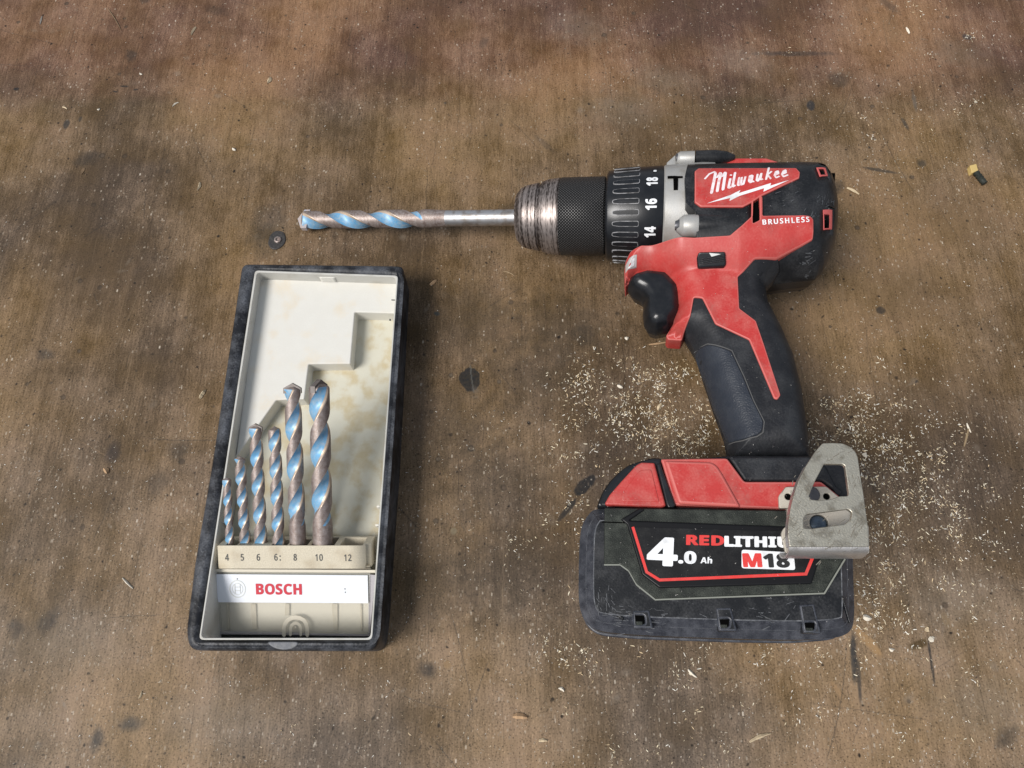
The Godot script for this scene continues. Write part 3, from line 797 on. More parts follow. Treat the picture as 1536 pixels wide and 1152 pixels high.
# ---------------------------------------------------------------- the case of bits
func make_case() -> void:
	var at := Vector2(-109.21, -93.06)
	var t := thing("drill_bit_case", "open cream plastic drill bit case with dusty black rubber edge and tilted holder", "tool case", Vector3(at.x, 0, at.y))
	var rim := pts([-134.5, -188.7, -59.4, -185.6, -60.3, -6.7, -135.1, -6.7])
	var well := pts([-133.3, -187.5, -60.2, -184.6, -61.1, -7.5, -134.3, -7.5])
	slab("rubber_edge", pts([-142.7, -193.8, -59.8, -192.6, -57.1, -191.6, -56.5, -88.1, -56.7, -72.4, -57.2, -18.3, -57.9, -5.3, -60.1, -2.2, -139.2, -2.4, -142.1, -9.6, -143, -39.4, -142.2, -85]), level(24.2), {"bev": 3.2, "floor": 0.3, "holes": [rim], "cell": 4.0, "round": 4.0}, M.bumper, t)
	slab("tray_wall", rim, level(24.6), {"bev": 0.3, "floor": 1.0, "holes": [well], "cell": 6.0, "round": 2.0}, M.tray_shaded, t)
	slab("tray_bottom", well, level(1.5), {"bev": 0.0, "floor": 0.6, "cell": 12.0}, M.tray_low, t)
	slab("tray_floor", pts([-133.1, -187.3, -60.3, -184.4, -60.9, -43.4, -133.9, -43.4]), level(8.0), {"bev": 0.0, "floor": 1.6, "cell": 12.0}, M.tray_low, t, "stained lower floor of the tray")
	slab("tray_step", pts([-134.8, -189.1, -60.7, -186.7, -60.8, -167.4, -82.2, -168.1, -82.1, -138.9, -103.3, -138.7, -103.5, -119.8, -117.4, -119.3, -133.6, -89.5]), level(17.0), {"bev": 0.7, "floor": 8.0, "cell": 12.0, "round": 0.8}, M.tray, t, "raised white stepped floor of the tray")
	# little catches round the tray
	slab("catch", pts([-101.3, -187.5, -93.2, -187.1, -93.1, -185.5, -101.2, -185.9]), level(22.0), {"bev": 0.3, "wall": 4.0}, M.tray, t)
	slab("catch", pts([-112.4, -187.2, -86.6, -186.2, -86.5, -185.7, -112.3, -186.7]), level(19.0), {"bev": 0.1, "wall": 2.0}, M.tray_low, t)
	for p in [pts([-136, -178.7, -134.3, -178.4, -134.3, -177.9, -136.1, -178.2]), pts([-135.8, -168.4, -134.5, -168.7, -134.3, -167.5, -135.7, -167.6]), pts([-63.5, -175.4, -61.7, -175.3, -61.7, -174.8, -63.4, -174.9]), pts([-112.9, -188.7, -112.4, -188.7, -112.3, -187.8, -112.8, -187.8]), pts([-83.5, -187.4, -82.9, -187.4, -82.9, -186.6, -83.4, -186.6]), pts([-63.9, -164, -63.1, -164, -63.1, -163.2, -63.8, -163.2])]:
		slab("notch", p, level(17.3 if p[0].y < -150.0 else 8.3), {"bev": 0.0, "wall": 0.8}, M.numbers, t)
	for p in [pts([-135.3, -58.3, -132.5, -58.3, -132.7, -57.7, -135.2, -57.7]), pts([-63.3, -57.3, -61.7, -57.3, -61.6, -56.3, -63.2, -56.3]), pts([-63.2, -66, -61.7, -66, -61.6, -65, -63.2, -65])]:
		slab("stop_pin", p, level(20.0), {"bev": 0.3, "wall": 4.0}, M.tray, t)
	slab("thumb_notch", pts([-105.2, -6, -92.6, -6, -91.9, -5, -94, -3.2, -97.9, -2.6, -102, -3.2, -105.1, -5]), level(24.5), {"bev": 0.5, "wall": 1.0, "round": 1.5}, M.thumb, t, "grey worn thumb notch in the rubber edge")
	# the tilted flap: back, ribs, clear cover, name strip
	slab("flap_back", pts([-136.4, -38.4, -64.7, -37.8, -66, -9.2, -136.6, -9.8]), flap, {"lift": -2.0, "bev": 0.0, "wall": 1.2, "cell": 10.0}, M.holder_pale, t)  # paler than the holder block: glare of the cover painted in
	for p in [pts([-131.6, -22.6, -130.4, -22.6, -130.5, -11.6, -131.7, -11.6]), pts([-120.2, -22.6, -117.8, -22.6, -117.8, -11.8, -119.9, -11.8]), pts([-104.4, -22.6, -102.3, -22.6, -102.5, -17.8, -104.7, -17.8]), pts([-82.9, -22.6, -80.2, -22.6, -80.5, -11.5, -82.5, -11.5]), pts([-69.9, -22.6, -69.1, -22.6, -69.1, -11.1, -69.8, -11.1])]:
		slab("rib", p, flap, {"lift": -1.0, "bev": 0.2, "wall": 1.0, "cell": 10.0}, M.holder, t)
	for p in [pts([-137.5, -35.5, -135.5, -35.3, -134.2, -11.2, -133.9, -9.7, -136, -9.5]), pts([-65.3, -34.9, -62.1, -34.7, -65.5, -8.9, -66.2, -8.9]), pts([-135.8, -10.9, -105.8, -10.4, -65.9, -9.6, -65.9, -8.7, -105.8, -9.3, -136, -9.5])]:
		slab("cover_edge", p, flap, {"lift": 0.4, "bev": 0.2, "wall": 1.8, "cell": 10.0}, M.cover_edge, t)
	slab("clear_cover", pts([-135.4, -35.9, -64.5, -35.3, -65.9, -9.7, -135.1, -10]), flap, {"lift": 1.0, "bev": 0.0, "wall": 0.4, "cell": 30.0}, M.clear, t)
	slab("gap_strip", pts([-135.9, -9.7, -66, -8.9, -66, -8.1, -136.3, -8.1]), level(2.2), {"bev": 0.0, "floor": 1.6, "cell": 10.0}, M.texture_black, t)  # dark strip along the foot of the flap
	slab("holder_lip", pts([-135.6, -37.1, -62, -36.7, -62, -35.4, -135.6, -35.8]), flap, {"lift": 1.7, "bev": 0.3, "wall": 2.0, "cell": 10.0}, M.holder_pale, t)
	var strip := slab("name_strip", pts([-135.1, -34.9, -65.5, -34.4, -65.6, -22.7, -134, -23.1]), flap, {"lift": 1.6, "bev": 0.0, "wall": 0.3, "cell": 20.0}, M.label_white, t)
	letters("name_lettering", "BOSCH", font_black, M.bosch_red, strip, lay(Vector2(-116.40, -26.42), 0.3, 4.31, 1.1, 0.0, flap, 1.72), 0.03)
	var c := Vector2(-124.87, -28.69)
	slab("emblem", disc(c, 3.75), flap, {"lift": 1.72, "bev": 0.0, "wall": 0.1, "holes": [disc(c, 3.3)], "cell": 9.0}, M.emblem, strip)
	slab("emblem", disc(c, 2.5, 20), flap, {"lift": 1.72, "bev": 0.0, "wall": 0.1, "holes": [disc(c, 2.25, 20)], "cell": 9.0}, M.emblem, strip)
	var st := begin()
	for s in [[-1.2, -1.9, -1.2, 1.9], [1.2, -1.9, 1.2, 1.9], [-1.2, 0.75, 1.2, 0.75], [-1.2, -0.75, 1.2, -0.75]]:
		pen(st, PackedVector2Array([c + Vector2(s[0], s[1]), c + Vector2(s[2], s[3])]), 0.32, flap, 1.76)
	part("emblem", st, M.emblem, strip)
	for p in [Vector2(-75.98, -28.69), Vector2(-75.87, -27.29), Vector2(-124.72, -32.87)]:
		slab("speck", disc(p, 0.28, 8), flap, {"lift": 1.7, "bev": 0.0, "wall": 0.05}, M.numbers, strip)
	st = begin()
	pen(st, pts([-104.8, -9, -104.7, -12.2, -104.1, -14, -102.8, -15.5, -101, -16.4, -99.1, -16.7, -97.1, -16.4, -95.4, -15.5, -94.4, -14, -94, -12.2, -94.1, -9]), 1.7, flap, 1.25)
	part("cover_emblem", st, M.holder_pale, t)
	st = begin()
	pen(st, pts([-101.8, -9.2, -101.7, -12, -101.2, -13.3, -100.2, -14, -99.2, -14.2, -98.2, -14, -97.4, -13.3, -96.9, -12, -97.1, -9.2]), 1.3, flap, 1.2)
	pen(st, pts([-99.5, -12.5, -99.1, -12.5]), 0.8, flap, 1.2)
	part("cover_emblem", st, M.holder_pale, t)
	# the holder block: holes run along the bits
	var a := Vector2(-132.52, -36.98); var b := Vector2(-63.72, -36.43); var far := Vector2(-131.65, -46.46)
	var ax := Vector3(0, sin(atan(0.54)), -cos(atan(0.54)))
	var len_ := (a.y - far.y) / cos(atan(0.54))
	var wide := b.x - a.x
	var o := Vector3(a.x, flap(a.x, a.y) + 3.5, a.y)
	var holes := []
	for h in [[Vector2(-128.98, -46.66), Vector2(-123.89, -46.66)], [Vector2(-122.69, -46.66), Vector2(-117.60, -46.66)], [Vector2(-116.10, -46.66), Vector2(-109.51, -46.66)], [Vector2(-108.16, -46.66), Vector2(-101.27, -46.66)], [Vector2(-100.07, -46.66), Vector2(-92.28, -46.66)], [Vector2(-90.33, -46.66), Vector2(-80.15, -46.66)], [Vector2(-77.30, -46.66), Vector2(-67.41, -46.66)]]:
		var x0: float = h[0].x - a.x; var x1: float = h[1].x - a.x
		var deep := clampf(x1 - x0, 6.5, 10.2)
		holes.append(PackedVector2Array([Vector2(x0, -0.8), Vector2(x1, -0.8), Vector2(x1, -0.8 - deep), Vector2(x0, -0.8 - deep)]))
	var keep := org
	org = Vector3.ZERO
	var hb := slab("bit_holder", PackedVector2Array([Vector2(-0.2, -12.6), Vector2(wide, -12.6), Vector2(wide, -2.6), Vector2(wide - 2.6, -2.6), Vector2(wide - 2.6, 0), Vector2(0.3, 0)]), level(len_), {"bev": 0.35, "floor": 0.0, "holes": holes, "cell": 8.0}, M.holder, t)
	slab("hole_bottom", PackedVector2Array([Vector2(0.6, -12.2), Vector2(wide - 0.6, -12.2), Vector2(wide - 0.6, -1.0), Vector2(0.6, -1.0)]), level(0.8), {"bev": 0.0, "floor": 0.2, "cell": 20.0}, M.holder, hb)
	hb.transform = Transform3D(Basis(Vector3.RIGHT, ax, Vector3.RIGHT.cross(ax)), (o - keep) * MM)
	org = keep
	var nums := [["4", Vector2(-129.03, -40.30)], ["5", Vector2(-122.00, -40.30)], ["6", Vector2(-114.81, -40.30)], ["6:", Vector2(-106.92, -40.30)], ["8", Vector2(-98.25, -40.30)], ["10", Vector2(-88.41, -40.22)], ["12", Vector2(-75.44, -40.15)]]
	for n in nums:
		letters("size_number", n[0], font_mono, M.numbers, t, lay(n[1], 0.2, 2.58, 0.86, 0.0, flap, 3.62), 0.03)
	# the six bits
	var grp := "masonry drill bits standing in the case holder"
	var bits := [
		["shortest and thinnest blue flecked bit, standing at the number 4", Vector2(-128.43, -47.85), Vector2(-128.47, -75.33), 36.5, 1.95, 8.9, 0.4, 0.0],
		["short bit with a crumbled speckled tip, standing at the number 5", Vector2(-121.45, -47.85), Vector2(-121.60, -83.60), 42.5, 2.4, 10.2, 1.0, 0.0],
		["mid length blue bit with a chevron carbide tip, third from the left in the case", Vector2(-114.32, -47.85), Vector2(-114.43, -96.51), 48.0, 2.85, 13.2, 0.6, 0.0],
		["mid length bit with a narrow rounded tip, standing just left of the number 8 bit", Vector2(-106.27, -47.85), Vector2(-106.23, -96.20), 47.0, 2.75, 12.3, 2.2, 0.0],
		["long bit with a broad dark carbide tip, standing at the number 8", Vector2(-97.46, -47.85), Vector2(-97.40, -112.54), 56.0, 3.65, 18.3, 0.9, 8.5],
		["longest and thickest bit in the case, standing at the number 10", Vector2(-86.08, -47.85), Vector2(-85.73, -114.12), 56.0, 4.5, 21.0, 2.6, 8.5]]
	for d in bits:
		var tip := Vector3(d[2].x, d[3], d[2].y); var base := Vector3(d[1].x, 22.0, d[1].y)
		var dir := (tip - base).normalized()
		base -= dir * 5.0
		var full := base.distance_to(tip)
		drill_bit(d[0], base, tip, d[4], full - 5.0 - d[7] if d[7] > 0.0 else full, d[5], d[6], d[4] * 0.98, d[4] > 2.8, M.blue, grp, 0.35 if d[4] > 4.0 else PI * 0.5)


# ---------------------------------------------------------------- the drill
const TILT := 8.8                                  # the tool leans on its bit: nose down
const HUB := Vector3(52, 32, -217)                # a point on the axis of the chuck
var along := Vector3(1, 0, 0.09).normalized()

func on_clutch(phi0: float, x0: float, cap: float, r: float, wide := 0.72) -> Callable:
	return func(tx: float, ty: float) -> Array:
		var phi := phi0 + tx * cap * wide / r
		var n := Vector3.UP * cos(phi) + Vector3(along.z, 0, -along.x) * sin(phi)
		return [HUB + along * (x0 - ty * cap) + n * r, n]

func make_drill() -> void:
	var at := Vector2(52, -110)
	var t := thing("cordless_drill", "red and black cordless drill lying on its side with battery and belt clip", "drill", Vector3(at.x, 0, at.y))
	t.rotation_degrees.z = TILT
	var o := HUB - along * 47.6
	var ax := along
	# chuck and clutch
	var chuck := lathe("chuck", [3.0, 5.6, 3.0, 12.6, 3.6, 13.2, 5.6, 15.5, 7.4, 16.25, 7.6, 15.8, 8.2, 15.8, 8.4, 16.6, 10.3, 17.05, 10.5, 16.6, 11.1, 16.6, 11.3, 17.25, 14.6, 17.9, 15.0, 17.0, 16.4, 17.0, 16.7, 18.4, 20.0, 19.5, 25.9, 20.2, 26.1, 19.7, 26.6, 19.7], o, ax, M.nose, t, 128, Vector2(1, 1.0 / 24.0), "worn steel nose of the chuck with dark rings")
	for k in 3:
		var p := o + along * 3.0
		var st0 := begin()
		var r0 := Vector3(0, cos(TAU * k / 3.0 + 0.5), sin(TAU * k / 3.0 + 0.5))
		turned(st0, [-0.8, 0.0, -0.8, 1.9, 3.0, 2.2], p + r0 * 6.2, ax, 16)
		part("jaw", st0, M.steel, chuck)
	lathe("chuck_sleeve", [26.5, 19.6, 26.6, 20.0, 27.0, 20.3, 49.2, 20.4, 49.8, 20.0, 49.9, 18.5, 51.0, 18.5], o, ax, M.knurl, t, 128, Vector2(84, 0.65), "knurled black sleeve of the chuck")
	var ring := lathe("clutch_ring", [50.6, 18.0, 50.6, 21.6, 51.2, 22.7, 52.0, 23.1, 58.0, 23.9, 66.0, 24.5, 78.4, 25.1, 79.0, 24.8, 79.2, 22.0], o, ax, M.gloss, t, 160)
	for k in 28:
		var phi := deg_to_rad(-29.6 + 12.857 * k)
		var st := begin(); var edge := begin()
		var outer := rounded(PackedVector2Array([Vector2(54.2, -0.9), Vector2(57.4, -1.4), Vector2(67.3, -1.4), Vector2(67.3, 1.4), Vector2(57.4, 1.4), Vector2(54.2, 0.9)]), 0.9)
		var bar := func(into: SurfaceTool, pl: PackedVector2Array, lift: float, drop: float) -> void:
			var c := []; var nn := []; var low := []
			for v in pl:
				var f := phi + v.y / 24.2
				var n := Vector3.UP * cos(f) + Vector3(along.z, 0, -along.x) * sin(f)
				var rr := 23.75 + (v.x - 56.0) * 0.062
				c.append(o + along * v.x + n * (rr + lift)); nn.append(n)
				low.append(o + along * v.x + n * (rr - drop))
			var mid := Vector3.ZERO
			for v in c:
				mid += v / c.size()
			for i in c.size():
				var j := (i + 1) % c.size()
				tri(into, c[i], c[j], mid, nn[i], nn[j], nn[0])
				flat_quad(into, c[i], c[j], low[j], low[i], c[i] - mid)
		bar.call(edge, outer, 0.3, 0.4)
		var inner: PackedVector2Array = Geometry2D.offset_polygon(outer, -0.33)[0]
		bar.call(st, inner, 0.55, 0.3)
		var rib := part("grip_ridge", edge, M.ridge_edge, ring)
		part("grip_ridge", st, M.gloss, ring)
	letters("clutch_number", "14", font_bold, M.white, ring, on_clutch(deg_to_rad(-58.0), 27.9, 5.2, 25.2), 0.03)
	letters("clutch_number", "16", font_bold, M.white, ring, on_clutch(deg_to_rad(-27.3), 28.1, 5.2, 25.2), 0.03)
	letters("clutch_number", "18", font_bold, M.white, ring, on_clutch(deg_to_rad(1.1), 28.3, 5.2, 25.2), 0.03)
	letters("clutch_number", "-", font_bold, M.white, ring, on_clutch(deg_to_rad(24.5), 27.4, 5.2, 25.2), 0.06)
	# gear case
	var gear := lathe("gear_case", [79.1, 20.0, 79.1, 24.6, 79.8, 25.2, 98.0, 26.3, 104.0, 26.0, 104.0, 15.0], o, ax, M.alloy, t, 128)
	var s1 := Vector2(92.38, -190.99)
	lathe("screw_boss", [-5.0, 2.7, -2.2, 5.0, -1.6, 5.3, 4.5, 5.5, 5.0, 5.3], Vector3(s1.x, 56.4, s1.y), ax, M.alloy, gear, 40)
	lathe("screw", [-4.2, 0.0, -4.0, 0.8, -4.9, 1.0, -4.9, 2.2, -4.0, 2.5, -3.0, 3.2], Vector3(s1.x - 0.8, 57.0, s1.y), ax, M.dark_steel, gear, 24)
	var s2 := Vector2(96.17, -239.36)
	lathe("screw_boss", [-4.6, 2.3, -2.6, 3.5, -2.0, 3.7, 4.8, 3.8], Vector3(s2.x, 44, s2.y), ax, M.alloy, gear, 40)
	lathe("screw", [-4.2, 0.0, -4.2, 0.6, -3.9, 0.7, -4.4, 1.5, -4.0, 2.4, -3.0, 2.4], Vector3(s2.x - 0.3, 44.6, s2.y), ax, M.dark_steel, gear, 24)
	slab("top_bracket", pts([87.2, -239.9, 91.6, -244, 102.3, -242.7, 101.6, -234.4, 86.9, -236.2]), level(42.0), {"bev": 1.0, "floor": 30.0}, M.alloy, gear)
	var mark_ := slab("index_mark", pts([85.4, -219.9, 88.2, -219.8, 90.3, -219.3, 92.6, -219, 92.5, -217.7, 90.3, -218, 89.6, -211, 87.6, -211.2, 88, -218.2, 85.4, -218.5]), gear_top, {"lift": 0.15, "bev": 0.1, "wall": 0.6}, M.dark, gear)
	# motor housing: black clamshell with red panels
	var slot := pts([122.5, -199.9, 125.7, -201.1, 124.4, -187.8, 121.2, -186.4])
	var vent := pts([154.3, -191.1, 157.7, -192.6, 156.9, -186.3, 154.1, -185])
	var vent2 := pts([154.9, -214.9, 158.3, -216.3, 158.4, -212.9, 155.5, -211.7])
	slab("motor_housing", pts([99.1, -235.6, 121.4, -233.8, 151, -230.8, 160, -229.4, 165.4, -226.3, 167.7, -220.3, 168.4, -212.6, 167.8, -204.8, 166, -195.3, 163.4, -186, 159.8, -178.9, 156.1, -172.9, 152.7, -170.3, 142.7, -170, 133.3, -169.3, 123.7, -167.6, 114.2, -166.9, 101.5, -168.8, 94.3, -182.7, 95.9, -183.6, 96.4, -195.2, 92.3, -201.2, 93, -215.6, 96.2, -228.6]), housing_shape, {"lift": -0.2, "inflated": true, "floor": 32.0, "under": [[1.5, 22.0], [5.0, 12.0], [12.0, 4.0]], "holes": [slot, vent, vent2], "cell": 1.4}, M.shell, t)
	slab("grip", pts([91, -172.8, 95.9, -178, 112.1, -178.9, 129.4, -178.1, 134.1, -170.4, 128.4, -165, 128.7, -157, 133, -143.2, 136.3, -129.3, 137.6, -112.6, 137.4, -96.6, 136.5, -78.2, 102.4, -79.5, 101.7, -92, 98.5, -105, 95.4, -120, 92.7, -133.8, 90.1, -139.9, 88, -144.7, 91, -157]), tool, {"inflated": true, "floor": 32.0, "under": [[1.5, 24.0], [6.0, 14.5]], "cell": 1.4}, M.rubber, t)
	var shell := slab("red_shell", pts([71, -186.4, 81.5, -185.2, 94.6, -182.9, 110.7, -181.9, 116, -185.7, 120.8, -189.8, 122.2, -200, 125.8, -201.4, 127.1, -200, 125.9, -189.8, 146.9, -188.5, 148.4, -187.1, 147.8, -178.7, 131.7, -172.5, 121.5, -171.9, 113.6, -165, 112.5, -148.7, 119, -141.9, 121, -130.6, 125, -105.7, 123.4, -103.7, 122, -104.3, 114.9, -132.7, 101.1, -141.6, 96.6, -155.2, 93, -156.6, 90.7, -147.3, 86.9, -140.8, 80.6, -141.7, 79.8, -143.9, 83.3, -147.8, 85.5, -158.7, 84.7, -166.2, 80.2, -171.6, 73.8, -174.7, 68.9, -175.4, 64.3, -174, 62, -171.6, 61.8, -178, 62.8, -182.7, 65.4, -185.8]), tool, {"lift": 0.8, "bev": 0.6, "floor": 26.0, "rim_look": M.red_edge, "holes": [slot], "cell": 1.3, "round": 0.7}, M.red, t)
	var logo_plate := slab("logo_plate", pts([98, -218.7, 100.1, -221, 122.7, -218.1, 144.5, -215.4, 145.6, -212, 144.7, -208.6, 126.5, -200.4, 122.1, -197.5, 117.8, -195.4, 98.8, -197.5, 96.2, -200.3]), tool, {"lift": 0.8, "bev": 0.6, "rim_look": M.red_edge, "wall": 1.6, "cell": 1.5, "round": 0.5}, M.red, t)
	# the script on the plate, drawn as broad pen strokes, and the bolt under it
	var st1 := begin()
	for s in [[pts([102.1, -212.8, 104.5, -215.7, 107.1, -216.9, 107.6, -215.9]), 0.83],
		[pts([107.4, -215.9, 106.4, -212, 104.3, -204.4]), 1.34],
		[pts([107.7, -212.9, 109.5, -215.9, 110.1, -215.6]), 0.83],
		[pts([109.9, -215.3, 108.5, -211.2, 107, -205.1]), 1.34],
		[pts([110.2, -213.2, 111.8, -216, 112, -215.4]), 0.83],
		[pts([112, -215.6, 111, -211.4, 109.7, -205.7]), 1.34],
		[pts([113.7, -211.4, 112.3, -206.4, 113.4, -206.8]), 1.12],
		[pts([114.2, -213.6, 114.4, -213.8]), 1.01],
		[pts([116.4, -215.1, 114.2, -206.9, 115.3, -207.4]), 1.12],
		[pts([117.8, -211.7, 116.7, -207.3, 117.8, -207.6, 119, -211.6]), 0.95],
		[pts([119, -211.6, 118.2, -207.5, 119.3, -207.8, 120.7, -211.9]), 0.95],
		[pts([124, -212.4, 122.7, -212, 121.9, -209.1, 122.6, -208.1, 124, -212.1, 123.1, -208.7, 124.1, -208.7]), 0.90],
		[pts([126.4, -212.8, 125.4, -209.2, 126.1, -208.7, 128.2, -213.2, 127.2, -209.4, 128.2, -209.6]), 0.90],
		[pts([132.2, -216.7, 129.7, -209.2]), 0.95],
		[pts([132.9, -213.9, 130.8, -211.9, 131.9, -209.4]), 0.83],
		[pts([133.9, -211.2, 135.8, -212.1, 135.9, -213.9, 134.8, -213.5, 133.8, -211.2, 134.4, -209.7, 135.9, -210.4]), 0.78],
		[pts([137.3, -211.4, 139.2, -212.3, 139.4, -214.2, 138.2, -213.5, 137.2, -211.4, 137.7, -209.9, 139.8, -210.8]), 0.78]]:
		pen(st1, s[0], s[1], tool, 0.95)
	part("script_lettering", st1, M.worn_white, logo_plate)
	shape("bolt_emblem", pts([101.6, -198.8, 112.9, -202.3, 117.5, -204.5, 116.7, -202.9, 131.7, -206.9, 131.1, -205.4, 139.9, -207.7, 127.7, -202.5, 128.3, -204.4, 116.9, -201.4, 112, -199.1, 112.5, -200.7]), tool, 0.95, M.white, logo_plate)
	letters("side_lettering", "BRUSHLESS", font_spaced, M.white, shell, lay(Vector2(125.41, -185.20), -0.3, 2.39, 1.04, 0.0, tool, 0.95))
	scuffs("scuff", [[Vector2(153.70, -197.92), 1.6, -60.0, 16], [Vector2(159.18, -200.20), 1.2, -70.0, 12], [Vector2(148.13, -190.22), 1.8, -50.0, 10], [Vector2(146.63, -173.49), 1.6, -10.0, 12], [Vector2(158.97, -213.33), 1.2, 60.0, 8], [Vector2(137.60, -197.46), 3.0, -30.0, 6]], housing_shape, 0.0, 7, M.scuff, t)
	# red liners in the rear air slots
	slab("vent_liner", pts([153.9, -193.1, 159.7, -195.8, 158.8, -186.8, 153.4, -184.1]), tool, {"lift": 0.25, "bev": 0.2, "wall": 1.2, "holes": [vent]}, M.red_trim, t)
	slab("vent_liner", pts([153.8, -215.4, 159.3, -217.7, 159.7, -212.8, 154.7, -210.5]), tool, {"lift": 0.25, "bev": 0.2, "wall": 1.2, "holes": [vent2]}, M.red_trim, t)
	slab("slot_shade", slot, tool, {"lift": -1.4, "bev": 0.0, "wall": 0.6}, M.dark, t)  # black sheet just below the surface paints the shade inside the slot
	slab("slot_shade", pts([157.5, -227.8, 169.3, -226.4, 162.2, -188.5, 152, -189.5]), level(38.0), {"bev": 0.0, "wall": 1.0}, M.dark, t)  # black sheet deeper down for the dark inside the rear vents
	# ridges along the top of the tool
	var s3 := Vector2(102.65, -239.78)
	lathe("top_cover", [-1.0, 0.0, -1.0, 3.8, 9.0, 3.8, 14.5, 3.0, 18.5, 1.2, 19.0, 0.0], Vector3(s3.x, 43, s3.y), ax, M.shell, t, 40)
	slab("top_ridge", pts([115.9, -237.7, 119.3, -238.9, 136.8, -236.8, 143.5, -233.1, 148.9, -230.4, 148.5, -227.2, 115.2, -231.2]), level(42.0), {"bev": 1.2, "floor": 30.0}, M.red, t)
	lathe("boss_cover", [-0.8, 5.3, 0.0, 5.45, 8.0, 5.2, 15.0, 4.6, 20.0, 3.0, 22.0, 0.5], Vector3(s1.x + 5.6, 56.2, s1.y), ax, M.shell, t, 40)
	# switch, lamp window, trigger
	var sw := slab("direction_switch", pts([95.4, -174.6, 96.4, -176.3, 108.1, -175, 108.5, -170.5, 107.7, -169.5, 95.8, -170.5]), tool, {"lift": 2.6, "bev": 0.8, "wall": 3.0, "round": 0.8}, M.gloss, t)
	shape("arrow_mark", pts([100.9, -175.2, 106.2, -174.1, 102, -173.7]), tool, 2.72, M.emblem, sw)
	for k in 4:
		var p := Vector2(96.88, -173.43) + Vector2(0, 0.62 * k)
		slab("switch_rib", PackedVector2Array([p, p + Vector2(11.2, -0.1), p + Vector2(11.2, 0.14), p + Vector2(0, 0.24)]), tool, {"lift": 2.85, "bev": 0.1, "wall": 0.4}, M.gloss, sw)
	var lamp := slab("lamp_window", pts([62.6, -180.5, 64.7, -182.5, 68.4, -182.8, 68, -178.9, 62.4, -176.8]), tool, {"lift": 1.1, "bev": 0.3, "wall": 1.5}, M.lens, t)
	shape("lamp_mark", pts([63.7, -177.5, 66.7, -179.1, 67.2, -181.6, 65.9, -181, 65.5, -179.4]), tool, 1.2, M.white, lamp)
	slab("trigger", trigger_shape_edge, trigger_shape, {"inflated": true, "floor": 32.0, "under": [[1.5, 25.0], [5.0, 19.0]], "cell": 1.2}, M.gloss, t)
	# soft pad let into the grip
	slab("grip_pad", pts([92.4, -133.9, 97.1, -133.4, 106.6, -127.7, 110.4, -115.2, 113.1, -104.2, 116.4, -94.3, 115.3, -89.9, 113, -88.3, 107.7, -87.4, 102.6, -88.1, 101.7, -92.1, 98.2, -106.2, 95.4, -120.1, 93.1, -128.7]), tool, {"lift": 0.55, "bev": 0.5, "wall": 1.2, "cell": 1.4, "round": 1.5}, M.pad, t)
	var sg := begin()
	pen(sg, pts([92.1, -134.2, 97.2, -133.8, 107, -128.1, 110.9, -115.2, 113.5, -104.1, 116.8, -94.2, 115.7, -89.4, 113.2, -87.9, 107.6, -86.9, 102.6, -87.7]), 0.45, tool, 0.3)
	part("pad_groove", sg, M.groove, t)
	# foot
	slab("foot", pts([70.1, -77.5, 100.2, -79.2, 133, -77.8, 144.8, -75.6, 148.4, -71, 148.6, -61.1, 147.2, -52.2, 68.4, -54.4]), level(54.0), {"bev": 2.5, "floor": 14.0, "cell": 6.0, "round": 2.0}, M.rubber, t)
	slab("neck", pts([99.2, -77.9, 131.7, -76.8, 137.5, -72.1, 141.3, -59.9, 134.8, -66.1, 104.5, -67.5]), level(56.0), {"bev": 1.5, "wall": 3.0, "cell": 6.0, "round": 1.0}, M.rubber, t)
	slab("red_foot", pts([71.6, -77.6, 98.6, -76.8, 104.4, -66.7, 120.8, -66.1, 134, -65.7, 140.6, -59, 140.2, -53.2, 116.7, -54.9, 75.2, -57.8]), level(58.0), {"bev": 1.0, "wall": 4.0, "cell": 6.0, "round": 1.0, "rim_look": M.red_edge}, M.red, t)
	slab("foot_panel", pts([72.9, -76.6, 91.6, -75.2, 93.9, -73.8, 95.7, -70.4, 101.8, -55.9, 77.2, -58.1]), level(59.2), {"bev": 1.3, "wall": 1.4, "cell": 6.0, "round": 1.5, "rim_look": M.red_edge}, M.red, t)
	make_battery(t)
	make_clip(t)

